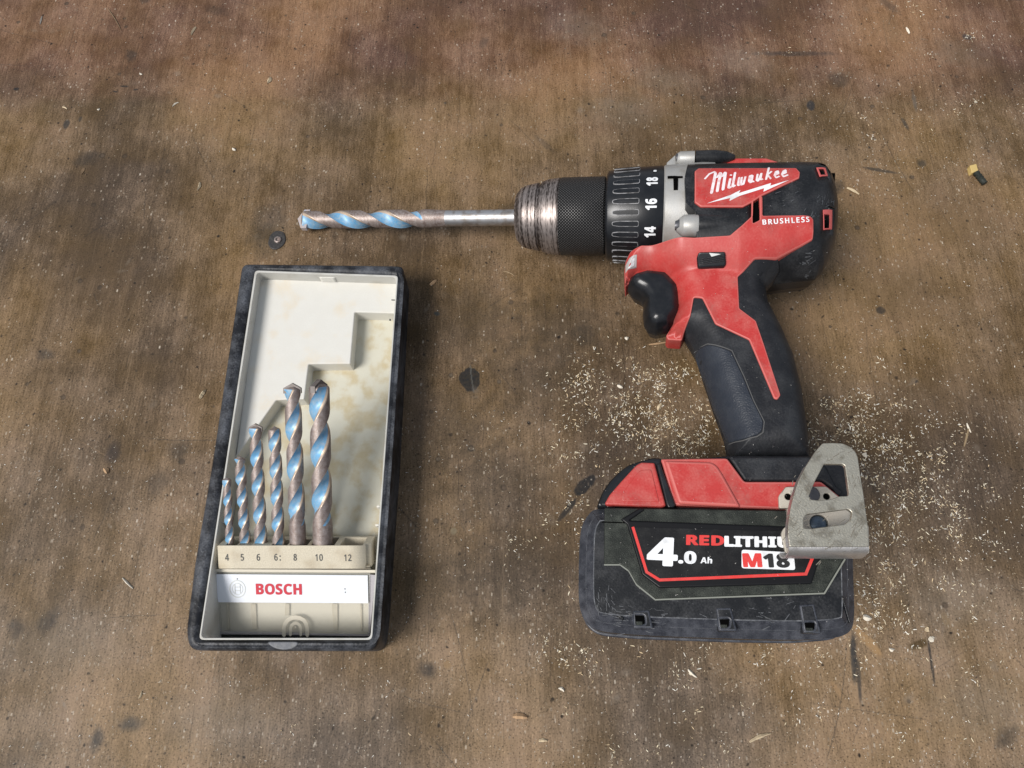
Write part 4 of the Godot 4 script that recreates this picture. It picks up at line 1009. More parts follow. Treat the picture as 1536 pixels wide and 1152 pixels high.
func make_battery(t: Node3D) -> void:
	var battery_outline := pts([43.2, -58.5, 39.9, -55.6, 36.4, -49.7, 35.1, -28.3, 35, -18.6, 37.3, -12.4, 42.3, -9.2, 58.9, -7.8, 96.5, -6.3, 120, -5.8, 131.9, -6.5, 136.3, -8.2, 138.4, -10.6, 139.8, -16.1, 141.5, -29.7, 145.1, -54.3])
	var body := slab("battery", battery_outline, level(62.0), {"chamfer": [6.5, 8.5], "floor": 20.0, "under": [[1.0, 12.0], [3.0, 3.6]], "cell": 5.0, "round": 9.0, "rim_look": M.dusty_edge}, M.shell, t)
	var crest := begin()
	for loop in [[6.3, 62.0, 0.4], [0.1, 53.6, 0.6], [3.2, 57.75, 0.3]]:
		var far: PackedVector2Array = Geometry2D.offset_polygon(rounded(battery_outline, 9.0), -loop[0])[0]
		var near: PackedVector2Array = Geometry2D.offset_polygon(far, -loop[2])[0]
		panel(crest, far, level(loop[1]), {"lift": 0.05, "bev": 0.0, "wall": 0.1, "cell": 8.0, "holes": [near]})
	part("edge_wear", crest, M.dust_line, body)
	slab("battery_seam", pts([35.2, -37.7, 34.5, -27.7, 34.4, -18.1, 36.8, -11.6, 42, -8.2, 58.8, -6.8, 96.4, -5.4, 119.9, -5, 135.5, -6.2, 139.4, -8.7, 140.2, -13.8, 42.5, -14.5, 38.6, -22.7, 39.2, -37.8]), level(33.0), {"bev": 0.8, "floor": 27.0, "cell": 6.0, "round": 4.0}, M.dusty_edge, body)
	slab("latch_housing", pts([43.6, -58, 46.4, -64.7, 49.7, -69.2, 54.4, -73.6, 58.5, -76.3, 68.4, -78.8, 72.2, -78.4, 76.3, -57]), level(57.0), {"bev": 2.0, "floor": 20.0, "cell": 6.0, "round": 1.5}, M.gloss, body)
	slab("latch_button", pts([47.4, -59.4, 49.6, -62.9, 54.2, -67.9, 61.3, -75.1, 63.5, -76.2, 68.9, -75.8, 72.3, -57.6, 70.5, -56.8, 48, -58.5]), level(59.0), {"bev": 1.0, "wall": 4.0, "cell": 6.0, "round": 0.8}, M.red, body, "red battery release button")
	slab("latch_button", pts([54.5, -59.8, 54.1, -62.2, 61.1, -71.3, 63.1, -72.9, 67.4, -72.9, 69.7, -59.1]), level(59.3), {"bev": 0.5, "wall": 0.8, "cell": 6.0, "round": 1.0}, M.red, body)
	slab("latch_rib", pts([69.5, -75.2, 71.1, -75.6, 76.1, -57.4, 75.1, -56.4, 72.9, -56.5, 72.3, -58]), level(59.4), {"bev": 0.8, "wall": 4.0, "cell": 6.0, "round": 0.8}, M.gloss, body)
	slab("rough_panel", pts([47.3, -56.7, 117.3, -53.5, 143.3, -51.8, 136.5, -34.7, 127.4, -22.5, 65.2, -20.8, 58.3, -26.5, 55.6, -31.8, 52.3, -34.2, 46.1, -34.3]), level(63.0), {"bev": 0.6, "wall": 1.4, "cell": 6.0, "round": 0.8}, M.texture_black, body)
	var sg := begin()
	pen(sg, pts([46.1, -34, 52.4, -33.9, 55.7, -31.4, 58.4, -26.1, 65.1, -20.5, 127.6, -22.1, 136.9, -34.5]), 0.55, level(62.0), 0.55)
	part("edge_line", sg, M.worn_edge, body)
	sg = begin()
	pen(sg, pts([45.9, -50.9, 57, -50.2, 117.3, -46.9]), 0.5, level(63.0), 0.05)
	part("panel_joint", sg, M.dark, body)
	# the name plate in its bevelled frame
	var frame := slab("label_frame", pts([53.6, -51.6, 61.6, -56.2, 63.4, -55.2, 57.1, -51.1, 116.8, -47.2, 138.8, -43.4, 127.2, -34, 123.3, -25.5, 67, -24.7, 60.6, -29.9, 56, -49.5]), level(63.9), {"bev": 0.7, "wall": 1.2, "cell": 6.0, "round": 0.5}, M.jet, body)
	var plate := slab("label_plate", pts([58, -48.4, 116.5, -45.3, 129.9, -43.5, 125, -35.1, 121.7, -28.6, 67.2, -27.1, 62.3, -30.7]), level(64.1), {"bev": 0.1, "wall": 0.6, "cell": 8.0}, M.label_black, frame)
	sg = begin()
	for poly in Geometry2D.offset_polyline(pts([58.2, -48.4, 62.5, -30.8, 67.2, -27.7, 121.6, -29.1, 125, -35.3, 126.5, -38.4]), 0.55, Geometry2D.JOIN_MITER, Geometry2D.END_BUTT):
		if area_of(poly) > 0.0:
			panel(sg, poly, level(64.1), {"lift": 0.1, "bev": 0.0, "wall": 0.1, "cell": 8.0})
	part("red_line", sg, M.red_print, plate)
	var face := level(64.1)
	letters("capacity_lettering", "4", font_black, M.white, plate, lay(Vector2(63.02, -33.64), 3.6, 10.54, 1.4, 0.06, face, 0.12), 0.03)
	letters("capacity_lettering", ".0", font_black, M.white, plate, lay(Vector2(75.02, -33.96), 2.6, 4.43, 1.4, 0.04, face, 0.12), 0.04)
	letters("capacity_lettering", "Ah", font_bold, M.white, plate, lay(Vector2(83.27, -33.80), 2.4, 2.20, 1.15, 0.12, face, 0.12), 0.02)
	letters("name_lettering", "RED", font_black, M.red_print, plate, lay(Vector2(78.62, -40.98), 2.6, 3.69, 1.56, 0.06, face, 0.12), 0.04)
	letters("name_lettering", "LITHIUM", font_black, M.white, plate, lay(Vector2(93.14, -40.00), 2.2, 3.80, 1.44, 0.06, face, 0.12), 0.05)
	var badge := slab("badge", pts([99.2, -38.6, 118.2, -37.1, 118, -30.6, 98.4, -31.6]), level(64.1), {"lift": 0.12, "bev": 0.0, "wall": 0.1, "cell": 8.0, "round": 1.0}, M.white, plate)
	letters("badge_lettering", "M", font_black, M.red_print, badge, lay(Vector2(99.37, -32.20), 1.2, 4.81, 1.32, 0.0, face, 0.2), 0.05)
	letters("badge_lettering", "18", font_black, M.print_black, badge, lay(Vector2(106.94, -31.89), 1.4, 4.79, 1.32, 0.0, face, 0.2), 0.05)
	scuffs("scuff", [[Vector2(45.10, -19.42), 2.2, 70.0, 22], [Vector2(51.28, -14.41), 2.4, 10.0, 22], [Vector2(65.22, -14.30), 3.0, 5.0, 14], [Vector2(84.37, -19.01), 5.0, 10.0, 10], [Vector2(103.43, -14.01), 3.0, 0.0, 14], [Vector2(113.84, -19.91), 4.0, -40.0, 8]], level(62.0), 0.06, 8, M.scuff, body)
	# raised tabs with latch holes along the lower edge
	for p in [[pts([56.1, -16.7, 62.7, -16.8, 63.7, -9.9, 56.1, -9.9]), pts([56.7, -14.8, 60.5, -14.7, 60.6, -11.7, 57, -11.7])], [pts([87.4, -17.4, 93.4, -17.5, 94.7, -8.7, 87.8, -8.9]), pts([88.3, -13.2, 92.2, -13.2, 91.6, -10.5, 88.3, -10.6])], [pts([117.9, -18.3, 123.6, -18.6, 124.5, -7.7, 118.2, -8]), pts([119.2, -11.7, 122.7, -11.7, 122.2, -9.4, 119, -9.4])]]:
		var tab := slab("latch_tab", p[0], level(62.4), {"bev": 0.9, "rim_look": M.dusty_edge, "floor": 40.0, "round": 0.8, "holes": [p[1]], "cell": 3.0}, M.shell, body)
		slab("latch_hole_shade", p[1], level(62.08), {"bev": 0.0, "wall": 0.5, "cell": 6.0}, M.dark, tab)  # shallow black plate paints the shade of a deep hole
		var q: PackedVector2Array = p[1]
		var mid := (q[0] + q[1] + q[2] + q[3]) * 0.25
		slab("latch_hook", PackedVector2Array([mid + Vector2(-1.6, 0.6), mid + Vector2(1.0, 0.6), mid + Vector2(1.0, 2.4), mid + Vector2(-1.6, 2.4)]), level(62.3), {"bev": 0.2, "wall": 2.0}, M.texture_black, tab)
	slab("corner_dent", pts([47.2, -23.7, 50.2, -24.1, 51.4, -19.7, 52.7, -12.8, 50.1, -14.3, 47, -19.8]), level(61.9), {"bev": 0.9, "wall": 1.0, "round": 0.8}, M.shell, body)
	slab("corner_dent", pts([133.5, -21.3, 134.2, -21, 135.5, -11.8, 134.8, -11.3]), level(62.2), {"bev": 0.4, "wall": 1.0, "round": 0.5}, M.gloss, body)

func make_clip(t: Node3D) -> void:
	var br := slab("clip_bracket", pts([116.5, -59.9, 119.7, -63.5, 135.1, -63.1, 139.6, -58.3, 139.5, -54.3, 116.1, -55]), level(60.0), {"bev": 0.4, "wall": 3.0, "round": 0.8, "holes": [disc(Vector2(120.11, -59.50), 1.35, 14), disc(Vector2(134.62, -59.13), 1.3, 14)], "cell": 4.0}, M.bracket, t)
	for hp in [Vector2(120.11, -59.50), Vector2(134.62, -59.13)]:
		slab("bracket_hole_shade", disc(hp, 1.5, 14), level(59.3), {"bev": 0.0, "wall": 0.5}, M.dark, br)  # black disc stands for the shade down the hole
	var sc := Vector2(128.89, -59.98)
	lathe("bracket_screw", [59.0, 3.2, 60.6, 3.2, 61.2, 2.7, 61.3, 0.0], Vector3(sc.x, 0, sc.y), Vector3.UP, M.dark_steel, br, 32)
	var clip := slab("belt_clip", pts([129.6, -74.3, 133.2, -74.3, 136.8, -73.9, 139.2, -72.5, 140.7, -70.4, 141.1, -68.4, 140.9, -61.7, 140.8, -55.2, 140.5, -47.8, 140.3, -42.4, 139.5, -36, 112.7, -36.6, 112.7, -40.8, 113.4, -44.9, 114.9, -50.4, 116.6, -55, 119.1, -60.6, 122.6, -66, 126.5, -71.2]), level(84.0), {"bev": 0.35, "wall": 1.5, "cell": 4.0, "round": 0.6, "holes": [pts([129, -66.4, 135.3, -66.1, 136.1, -65.4, 135.8, -55.3, 135.4, -54.2, 132.2, -54.2, 129.1, -53.1, 124.7, -53, 122.5, -53.3, 121.9, -54.4, 123, -56.7, 125, -60.2]), pts([118.9, -46.5, 120.1, -48, 134.6, -49.5, 135.8, -48.3, 135, -45.8, 132.6, -44.1, 120.8, -42.8, 118.5, -43.1])]}, M.clip, t, "worn pale steel belt clip with two cut-outs")
	scuffs("scratch", [[Vector2(120.94, -57.73), 3.0, -60.0, 14], [Vector2(117.37, -44.82), 2.6, -40.0, 14], [Vector2(129.60, -39.54), 6.0, -45.0, 26], [Vector2(138.50, -59.94), 2.0, -80.0, 10], [Vector2(133.53, -70.44), 4.0, -20.0, 14], [Vector2(136.23, -43.42), 2.0, -50.0, 10]], level(84.0), 0.03, 9, M.scratch, clip)
	# the roll at the foot of the clip, its lower leaf and folded side
	var a := Vector2(112.57, -36.57); var b := Vector2(139.49, -35.99)
	var r := 9.5
	var roll := begin()
	var n := 14
	for side in [0.0, 1.4]:
		for k in n:
			var f0 := PI * k / n; var f1 := PI * (k + 1) / n
			var rr: float = r - side
			var p0 := Vector3(0, 84.0 - r + cos(f0) * rr, sin(f0) * rr * 0.28); var p1 := Vector3(0, 84.0 - r + cos(f1) * rr, sin(f1) * rr * 0.28)
			var n0 := Vector3(0, cos(f0), sin(f0) * 2.6).normalized(); var n1 := Vector3(0, cos(f1), sin(f1) * 2.6).normalized()
			if side > 0.0:
				n0 = -n0; n1 = -n1
			quad(roll, Vector3(a.x, p0.y, a.y + p0.z), Vector3(b.x, p0.y, b.y + p0.z), Vector3(b.x, p1.y, b.y + p1.z), Vector3(a.x, p1.y, a.y + p1.z), n0, n0, n1, n1)
	for x in [a.x, b.x]:
		for k in n:
			var f0 := PI * k / n; var f1 := PI * (k + 1) / n
			var z0 := a.y if x == a.x else b.y
			var q := []
			for w in [[f0, r], [f1, r], [f1, r - 1.4], [f0, r - 1.4]]:
				q.append(Vector3(x, 84.0 - r + cos(w[0]) * w[1], z0 + sin(w[0]) * w[1] * 0.28))
			flat_quad(roll, q[0], q[1], q[2], q[3], Vector3(-1.0 if x == a.x else 1.0, 0, 0))
	part("clip_fold", roll, M.clip_edge, clip)
	var leaf := slab("clip_leaf", pts([114.3, -44.2, 115.4, -46.1, 116.9, -47, 117.8, -53.9, 140.2, -53.2, 146.4, -46.3, 144.9, -35.9, 115, -36.5]), level(66.0), {"bev": 0.3, "wall": 1.4, "cell": 5.0, "round": 0.8, "holes": [disc(Vector2(128.64, -47.62), 3.4, 24)]}, M.bracket, clip)
	var s := Vector2(128.62, -47.53)
	lathe("leaf_screw", [64.0, 3.4, 64.6, 3.2, 65.0, 2.6, 65.1, 0.0], Vector3(s.x, 0, s.y), Vector3.UP, M.screw_blue, clip, 32)
	var side_ := begin()
	var edge := pts([112.7, -36.6, 112.8, -40.8, 113.5, -44.9, 115, -50.4, 116.6, -55, 119.2, -60.6, 122.7, -66])
	for i in edge.size() - 1:
		var p := edge[i]; var q := edge[i + 1]
		var out := Vector3(-1, 0, -0.2)
		flat_quad(side_, Vector3(p.x, 83.7, p.y), Vector3(q.x, 83.7, q.y), Vector3(q.x - 0.4, 80.6, q.y), Vector3(p.x - 0.4, 80.6, p.y), out)
		flat_quad(side_, Vector3(p.x + 1.2, 83.0, p.y), Vector3(q.x + 1.2, 83.0, q.y), Vector3(q.x + 0.8, 80.6, q.y), Vector3(p.x + 0.8, 80.6, p.y), -out)
		flat_quad(side_, Vector3(p.x - 0.4, 80.6, p.y), Vector3(q.x - 0.4, 80.6, q.y), Vector3(q.x + 0.8, 80.6, q.y), Vector3(p.x + 0.8, 80.6, p.y), Vector3.DOWN)
	part("clip_flange", side_, M.clip_edge, clip)


# ---------------------------------------------------------------- dust, chips and small things on the bench
func splinter(called: String, label: String, category: String, a: Vector2, b: Vector2, w: float, m: Material, group: String, bow := 0.0) -> void:
	var base := Vector3((a.x + b.x) * 0.5, 0, (a.y + b.y) * 0.5)
	org = base
	var st := begin()
	var d := (b - a).normalized(); var s := d.orthogonal()
	var n := 7
	var c := []
	for i in n + 1:
		var u := float(i) / n
		var o := a.lerp(b, u) + s * bow * 4.0 * u * (1.0 - u)
		var hw := w * 0.5 * (0.35 + 0.65 * sin(PI * clampf(u * 0.9 + 0.08, 0, 1))) * (0.85 + 0.3 * randf())
		var y := 0.15 + w * 0.35 + 0.4 * sin(u * 3.0) * minf(1.0, a.distance_to(b) * 0.1)
		c.append([Vector3(o.x - s.x * hw, 0.05 + y * 0.3, o.y - s.y * hw), Vector3(o.x, y + hw * 0.5, o.y), Vector3(o.x + s.x * hw, 0.05 + y * 0.3, o.y + s.y * hw)])
	for i in n:
		for k in 2:
			flat_quad(st, c[i][k], c[i + 1][k], c[i + 1][k + 1], c[i][k + 1], Vector3.UP)
		flat_quad(st, c[i][0], c[i + 1][0], c[i + 1][2], c[i][2], Vector3.DOWN)
	var o := part(numbered(called), st, m, self)
	o.position = base * MM
	o.set_meta("label", label)
	o.set_meta("category", category)
	o.set_meta("group", group)

# A flake of wood: a short curl one unit long.
func flake_mesh(seed_: int) -> ArrayMesh:
	var rng := RandomNumberGenerator.new()
	rng.seed = seed_
	org = Vector3.ZERO
	var st := begin()
	var w := rng.randf_range(0.13, 0.2)
	var last := []
	for i in 4:
		var u := i / 3.0 - 0.5
		var y := 0.12 + rng.randf_range(0.0, 0.22) + 0.3 * u * u
		var hw := w * (0.6 if i == 0 or i == 3 else 1.0) * rng.randf_range(0.8, 1.2)
		var row := [Vector3(u, y, -hw), Vector3(u, y + 0.14, 0.0), Vector3(u, y - 0.02, hw)]
		if last:
			for k in 2:
				flat_quad(st, last[k], row[k], row[k + 1], last[k + 1], Vector3.UP)
		last = row
	return st.commit()

func scatter(called: String, label: String, spots: Array, seed_: int, small: float, large: float, tones: Array) -> void:
	# spots: [centre, spread x, spread z, number]
	var rng := RandomNumberGenerator.new()
	rng.seed = seed_
	var where: Array[Transform3D] = []; var tint: Array[Color] = []
	for s in spots:
		var heart := []
		for k in maxi(1, int(s[3] / 22.0)):
			heart.append(Vector2(rng.randfn() * s[1], rng.randfn() * s[2]))
		for k in s[3]:
			var p: Vector2 = s[0] + (heart[rng.randi() % heart.size()] + Vector2(rng.randfn(), rng.randfn()) * rng.randf_range(0.8, 4.5) if rng.randf() < 0.8 else Vector2(rng.randfn() * s[1] * 1.3, rng.randfn() * s[2] * 1.3)) if s.size() == 4 else s[0] + Vector2(rng.randf() * s[1], rng.randf() * s[2])
			if absf(p.x) > 395 or p.y < -485 or p.y > 105:
				continue
			var size := lerpf(small, large, pow(rng.randf(), 2.2))
			var b := Basis(Vector3.UP, rng.randf() * TAU) * Basis(Vector3.RIGHT, rng.randf_range(-0.25, 0.25))
			b = b.scaled(Vector3(size, size * rng.randf_range(0.4, 1.0), size))
			b.x *= rng.randf_range(0.7, 1.5)
			where.append(Transform3D(b, Vector3(p.x, 0.02, p.y) * MM))
			var c: Color = tones[rng.randi() % tones.size()]
			tint.append(c * rng.randf_range(0.7, 1.1))
	strew(called, label, where, tones, seed_, tint)

func strew(called: String, label: String, where: Array[Transform3D], tones: Array, seed_: int, tint: Array[Color] = []) -> void:
	for i in range(tint.size(), where.size()):
		tint.append(tones[i % tones.size()])
	var mm := MultiMesh.new()
	mm.transform_format = MultiMesh.TRANSFORM_3D
	mm.use_colors = true
	mm.mesh = flake_mesh(seed_)
	mm.instance_count = where.size()
	for i in where.size():
		mm.set_instance_transform(i, where[i])
		mm.set_instance_color(i, tint[i])
	var m := plain(Color.WHITE, 0.85)
	m.vertex_color_use_as_albedo = true
	var o := MultiMeshInstance3D.new()
	o.name = called
	o.multimesh = mm
	o.material_override = m
	add_child(o)
	o.set_meta("kind", "stuff")
	o.set_meta("label", label)
	o.set_meta("category", "sawdust")

func make_debris() -> void:
	seed(5)
	# the masonry bit held in the chuck
	var held := HUB - along * 45.0; var tip := HUB - along * 170.5
	var chucked := drill_bit("long masonry bit with blue flutes and bright shank, clamped in the drill chuck", held, tip, 5.05, 75.0, 25.0, 0.9, 4.35, true, M.blue, "", PI * 0.5, 6.1)
	var lean := Transform3D(Basis(Vector3.BACK, deg_to_rad(TILT)), Vector3.ZERO)
	chucked.transform = Transform3D(lean.basis, (Vector3(52, 0, -110) + lean * (held - Vector3(52, 0, -110))) * MM)
	var g := "wood splinters and chips scattered on the bench"
	var wood := [
		["thin pale splinter near the top left corner of the bench", Vector2(-309.68, -393.60), Vector2(-309.32, -386.59), 1.0, "p"],
		["pale splinter along the top edge, right of the bent brown fibre", Vector2(-206.72, -384.27), Vector2(-208.65, -377.37), 1.6, "c"],
		["round pale crumb below the top left reddish band", Vector2(-236.08, -345.54), Vector2(-234.18, -344.45), 1.3, "p"],
		["small seed like chip above the case, in the upper left quarter", Vector2(-152.69, -341.73), Vector2(-153.85, -337.42), 2.4, "c"],
		["pale v shaped shaving, upper left, right of the four dark marks", Vector2(-210.78, -318.88), Vector2(-207.58, -322.02), 1.0, "p"],
		["short pale stick far left at mid height of the upper half", Vector2(-278.99, -318.36), Vector2(-275.74, -316.80), 1.0, "c"],
		["tiny square pale chip right of the short stick, upper left", Vector2(-257.03, -316.28), Vector2(-255.60, -317.32), 1.2, "p"],
		["slim light chip left of the drill tip above the screw head", Vector2(-184.87, -262.14), Vector2(-185.55, -256.46), 1.6, "c"],
		["pale crumb in the upper left quarter above the drill tip", Vector2(-169.00, -286.86), Vector2(-166.78, -285.38), 1.6, "p"],
		["orange chip left of the case top left corner region", Vector2(-255.48, -272.67), Vector2(-256.43, -267.86), 1.6, "o"],
		["husk like pale chip beside the left edge of the case", Vector2(-163.45, -126.12), Vector2(-161.05, -130.97), 2.0, "c"],
		["round orange crumb left of the case beside its lower half", Vector2(-205.67, -88.56), Vector2(-203.50, -86.15), 2.6, "o"],
		["pale slim stick below the case to the left", Vector2(-167.53, 14.71), Vector2(-168.47, 17.75), 1.0, "c"],
		["branched pale shaving at the lower left corner of the case", Vector2(-186.06, -35.04), Vector2(-180.03, -30.13), 1.0, "p"],
		["reddish thin splinter lying just under the trigger", Vector2(73.73, -157.08), Vector2(84.29, -158.66), 1.2, "o"],
		["pale lump below the trigger on the left of the grip", Vector2(61.01, -161.03), Vector2(63.17, -161.03), 2.0, "p"],
		["oval cream chip in the sawdust left of the grip", Vector2(55.58, -133.60), Vector2(58.31, -132.09), 1.8, "p"],
		["cream flake against the left edge of the grip", Vector2(78.01, -123.16), Vector2(76.00, -119.48), 2.4, "c"],
		["short tan stick below the battery near the bottom edge", Vector2(11.80, 34.77), Vector2(15.64, 34.77), 1.5, "c"],
		["long pale splinter near the bottom edge right of centre", Vector2(105.00, 35.29), Vector2(114.89, 31.84), 1.5, "c"],
		["curled pale shaving under the battery", Vector2(80.51, 5.46), Vector2(84.16, 8.85), 1.4, "p"],
		["tan chip at the bottom left of the battery", Vector2(0.30, 24.85), Vector2(6.86, 25.39), 2.8, "o"],
		["white flake right of the belt clip top", Vector2(178.22, -95.16), Vector2(179.83, -96.55), 2.6, "p"],
		["bent twig right of the belt clip", Vector2(230.85, -100.07), Vector2(235.61, -110.40), 1.2, "t"],
		["pale straw crossing the top of the bent twig", Vector2(235.08, -112.57), Vector2(235.98, -107.53), 1.0, "p"],
		["cream stick right of the grip below the case height", Vector2(258.77, -378.51), Vector2(257.63, -383.70), 1.6, "p"],
		["angular cream chip at the right below the battery corner", Vector2(193.20, -6.87), Vector2(195.68, -8.33), 2.4, "p"],
		["smaller yellow chip above the angular cream chip, lower right", Vector2(192.26, -11.26), Vector2(193.81, -12.73), 2.0, "c"],
		["white crumb heap at the lower right corner of the battery", Vector2(164.47, -17.46), Vector2(168.06, -16.57), 3.0, "p"],
		["oval pale chip lower right below the battery", Vector2(173.99, -3.40), Vector2(176.40, -3.11), 1.7, "p"],
		["rice shaped pale grain lower centre, left of the battery base", Vector2(21.16, 13.32), Vector2(23.55, 14.71), 1.6, "p"],
		["bent brown fibre at the top left of the bench", Vector2(-268.20, -401.28), Vector2(-255.00, -381.39), 0.5, "t"],
		["yellowish flake at the right above the battery", Vector2(197.66, -258.35), Vector2(203.92, -253.65), 1.6, "c"],
		["dark fibre lying between drill tip and chuck below the bit", Vector2(-4.87, -202.21), Vector2(1.50, -199.22), 0.7, "t"],
		["orange flake at the top right of the case", Vector2(-45.74, -193.30), Vector2(-42.15, -196.68), 1.8, "o"]]
	for w in wood:
		splinter("wood_chip", w[0], "wood chip", w[1], w[2], w[3], {"p": M.chip_pale, "c": M.chip, "o": M.chip_orange, "t": M.twig}[w[4]], g, randf_range(-0.6, 0.6))
	# screw head driven into the bench
	var sp := Vector2(-134.37, -222.67)
	var t := thing("screw_head", "old round screw head sunk in the bench left of the case top", "screw", Vector3(sp.x, 0, sp.y))
	slab("washer", pts([-4.6, -3, -2, -6.2, 2.5, -5.8, 4.6, -2.5, 5, 1.5, 3.4, 4.5, 0.5, 6.6, -3, 6, -5.2, 2.5]) * Transform2D(0, -sp), level(0.5), {"bev": 0.45, "floor": 0.0, "round": 2.0}, M.scorched, t)
	lathe("head", [0.4, 2.3, 1.2, 2.1, 1.5, 1.7, 1.5, 1.25, 0.6, 1.0, 0.5, 0.0], Vector3(sp.x + 0.5, 0, sp.y + 0.3), Vector3.UP, M.rusty, t, 7)
	# the small dark stub with a yellow end, top right
	var e0 := Vector2(274.57, -269.20); var e1 := Vector2(280.20, -256.40)
	t = thing("wall_plug", "small dark ribbed stub with a square yellow end, right of the drill", "wall plug", Vector3(e0.x, 0, e0.y))
	var dir := Vector3(e1.x - e0.x, 0, e1.y - e0.y)
	lathe("stub", [0.0, 0.0, 0.0, 1.6, 1.2, 1.9, 1.8, 1.5, 3.0, 1.9, 3.6, 1.5, 4.8, 1.9, 5.4, 1.5, 6.6, 1.8, 7.4, 1.5, 8.6, 1.8, 9.0, 0.0], Vector3(e0.x, 1.9, e0.y) + dir.normalized() * 1.2, dir, M.texture_black, t, 16)
	slab("end_cap", pts([271.8, -272.2, 276, -273.4, 276, -268.3, 271.8, -266.9]), level(3.2), {"bev": 0.4, "floor": 0.1}, M.yellow, t)
	# specks lying on the tool
	var rng := RandomNumberGenerator.new()
	rng.seed = 91
	var where: Array[Transform3D] = []
	while where.size() < 420:
		var p := Vector2(rng.randf_range(36, 138), rng.randf_range(-84, -12)) if where.size() < 240 else Vector2(rng.randf_range(86, 160), rng.randf_range(-225, -84))
		var y := 64.25
		if p.y < -84:
			y = tool(p.x, p.y) + 0.9
			if y < 44.0:
				continue
		elif p.y < -58:
			y = 59.4
		var size := lerpf(0.14, 0.6, pow(rng.randf(), 3.0))
		where.append(Transform3D((lean.basis * Basis(Vector3.UP, rng.randf() * TAU)).scaled(Vector3.ONE * size), (Vector3(52, 0, -110) + lean * (Vector3(p.x, y, p.y) - Vector3(52, 0, -110))) * MM))
	strew("dust_on_drill", "fine pale dust specks lying on the drill and battery", where, [Color(0.5, 0.47, 0.42), Color(0.36, 0.34, 0.32), Color(0.6, 0.58, 0.55)], 93)
	scatter("sawdust", "pale sawdust flakes scattered thickest left and right of the drill grip", [
		[Vector2(35.03, -129.10), 4.5, 7.0, 159], [Vector2(37.64, -133.60), 12.0, 9.0, 184], [Vector2(52.35, -125.38), 14.0, 12.0, 406], [Vector2(53.18, -114.38), 7.0, 8.0, 196], [Vector2(65.83, -107.17), 16.0, 10.0, 294], [Vector2(81.26, -129.10), 12.0, 12.0, 518], [Vector2(93.59, -110.76), 12.0, 12.0, 567], [Vector2(82.40, -100.07), 16.0, 7.0, 320],
		[Vector2(163.56, -118.02), 16.0, 14.0, 468], [Vector2(179.61, -110.76), 16.0, 18.0, 642], [Vector2(190.69, -96.55), 16.0, 16.0, 444], [Vector2(182.23, -69.29), 14.0, 18.0, 518], [Vector2(186.31, -56.20), 20.0, 14.0, 370], [Vector2(168.78, -31.04), 9.0, 12.0, 294], [Vector2(200.09, -75.97), 24.0, 20.0, 320], [Vector2(212.96, -89.60), 14.0, 40.0, 196], [Vector2(168.67, -13.02), 14.0, 8.0, 134],
		[Vector2(102.18, -2.82), 40.0, 4.0, 196], [Vector2(16.39, -24.96), 14.0, 30.0, 294], [Vector2(30.37, -69.29), 10.0, 24.0, 184], [Vector2(88.06, 15.54), 70.0, 24.0, 518], [Vector2(197.30, -15.98), 40.0, 40.0, 320], [Vector2(302.24, -367.71), 40.0, 34.0, 197], [Vector2(239.85, -356.52), 60.0, 40.0, 91]], 31, 0.2, 1.5, [Color(0.82, 0.7, 0.48), Color(0.86, 0.78, 0.6), Color(0.68, 0.52, 0.32), Color(0.88, 0.84, 0.74)])
	scatter("fine_dust", "fine pale specks spread over the whole bench", [[Vector2(-395, -480), 790.0, 580.0, 3600, 0], [Vector2(-300, -120), 600.0, 200.0, 7500, 0], [Vector2(60, -560), 320.0, 300.0, 2600, 0], [Vector2(90, -330), 250.0, 380.0, 4200, 0]], 47, 0.25, 0.95, [Color(0.66, 0.58, 0.45), Color(0.5, 0.4, 0.28), Color(0.8, 0.76, 0.68), Color(0.38, 0.3, 0.21)])



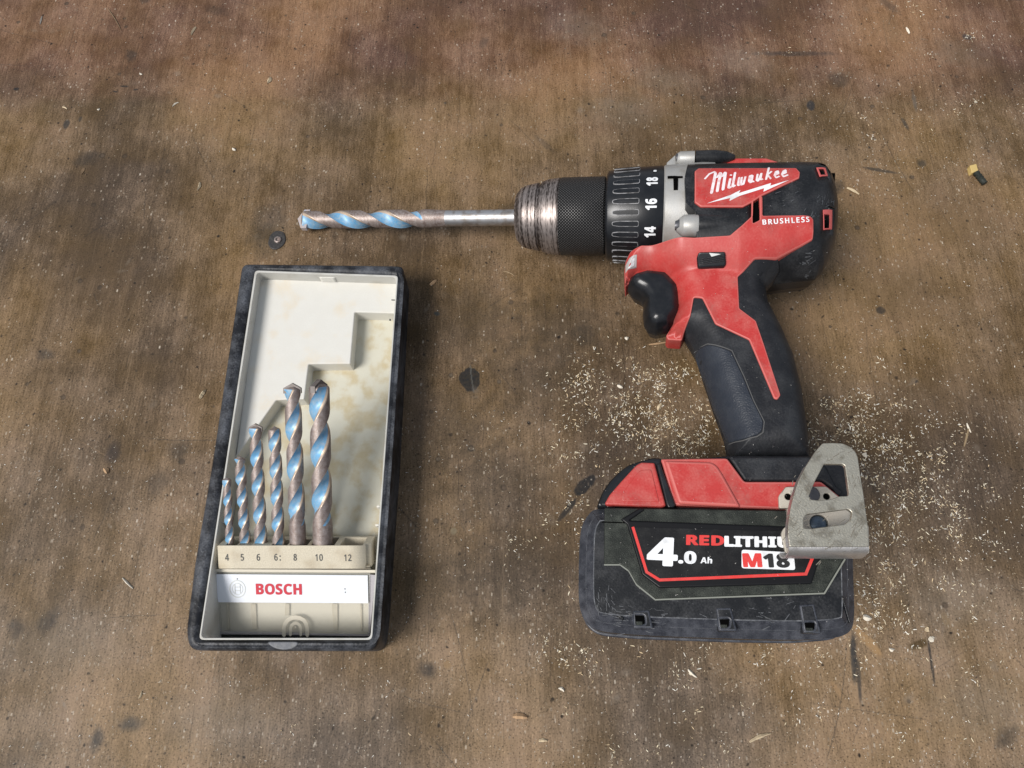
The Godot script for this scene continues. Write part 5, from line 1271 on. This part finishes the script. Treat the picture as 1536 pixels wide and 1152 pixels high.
func _ready() -> void:
	var cam := Camera3D.new()
	cam.name = "camera"
	add_child(cam)
	cam.fov = 56.82
	cam.near = 0.01
	cam.far = 20.0
	var pitch := deg_to_rad(21.0)
	cam.transform = Transform3D(Basis(Vector3(1, 0, 0), Vector3(0, sin(pitch), -cos(pitch)), Vector3(0, cos(pitch), sin(pitch))), Vector3(0, 0.35, 0))
	cam.current = true
	var we := WorldEnvironment.new()
	we.name = "environment"
	var env := Environment.new()
	env.background_mode = Environment.BG_SKY
	var sky := Sky.new()
	var sm := ProceduralSkyMaterial.new()
	sm.sky_top_color = Color(0.66, 0.70, 0.76)
	sm.sky_horizon_color = Color(0.80, 0.81, 0.83)
	sm.sky_curve = 0.2
	sm.ground_bottom_color = Color(0.30, 0.28, 0.26)
	sm.ground_horizon_color = Color(0.5, 0.5, 0.5)
	sm.sun_angle_max = 1.0
	sky.sky_material = sm
	env.sky = sky
	env.background_energy_multiplier = 0.66
	env.tonemap_mode = Environment.TONE_MAPPER_LINEAR
	env.tonemap_exposure = 1.16
	env.sdfgi_enabled = true
	env.ssao_enabled = true
	env.ssil_enabled = true
	we.environment = env
	add_child(we)
	var sun := DirectionalLight3D.new()
	sun.name = "sun"
	sun.light_energy = 1.0
	sun.light_color = Color(1.0, 0.985, 0.97)
	sun.light_angular_distance = 25.0
	sun.shadow_enabled = true
	add_child(sun)
	sun.look_at_from_position(Vector3(-0.55, 0.8, 0.32), Vector3.ZERO)
	var f := func(names: Array, weight: int, fat: float) -> FontVariation:
		var s := SystemFont.new()
		s.font_names = PackedStringArray(names)
		s.font_weight = weight
		var v := FontVariation.new()
		v.base_font = s
		v.variation_embolden = fat
		return v
	font_plain = f.call(["Droid Sans"], 400, 0.0)
	font_bold = f.call(["Droid Sans"], 700, 0.0)
	font_black = f.call(["Droid Sans"], 700, 0.0)
	font_mono = f.call(["Droid Sans Mono"], 400, 0.0)
	font_spaced = f.call(["Droid Sans"], 700, 0.0)
	font_spaced.spacing_glyph = 9
	make_materials()
	make_bench()
	make_case()
	make_drill()
	make_debris()
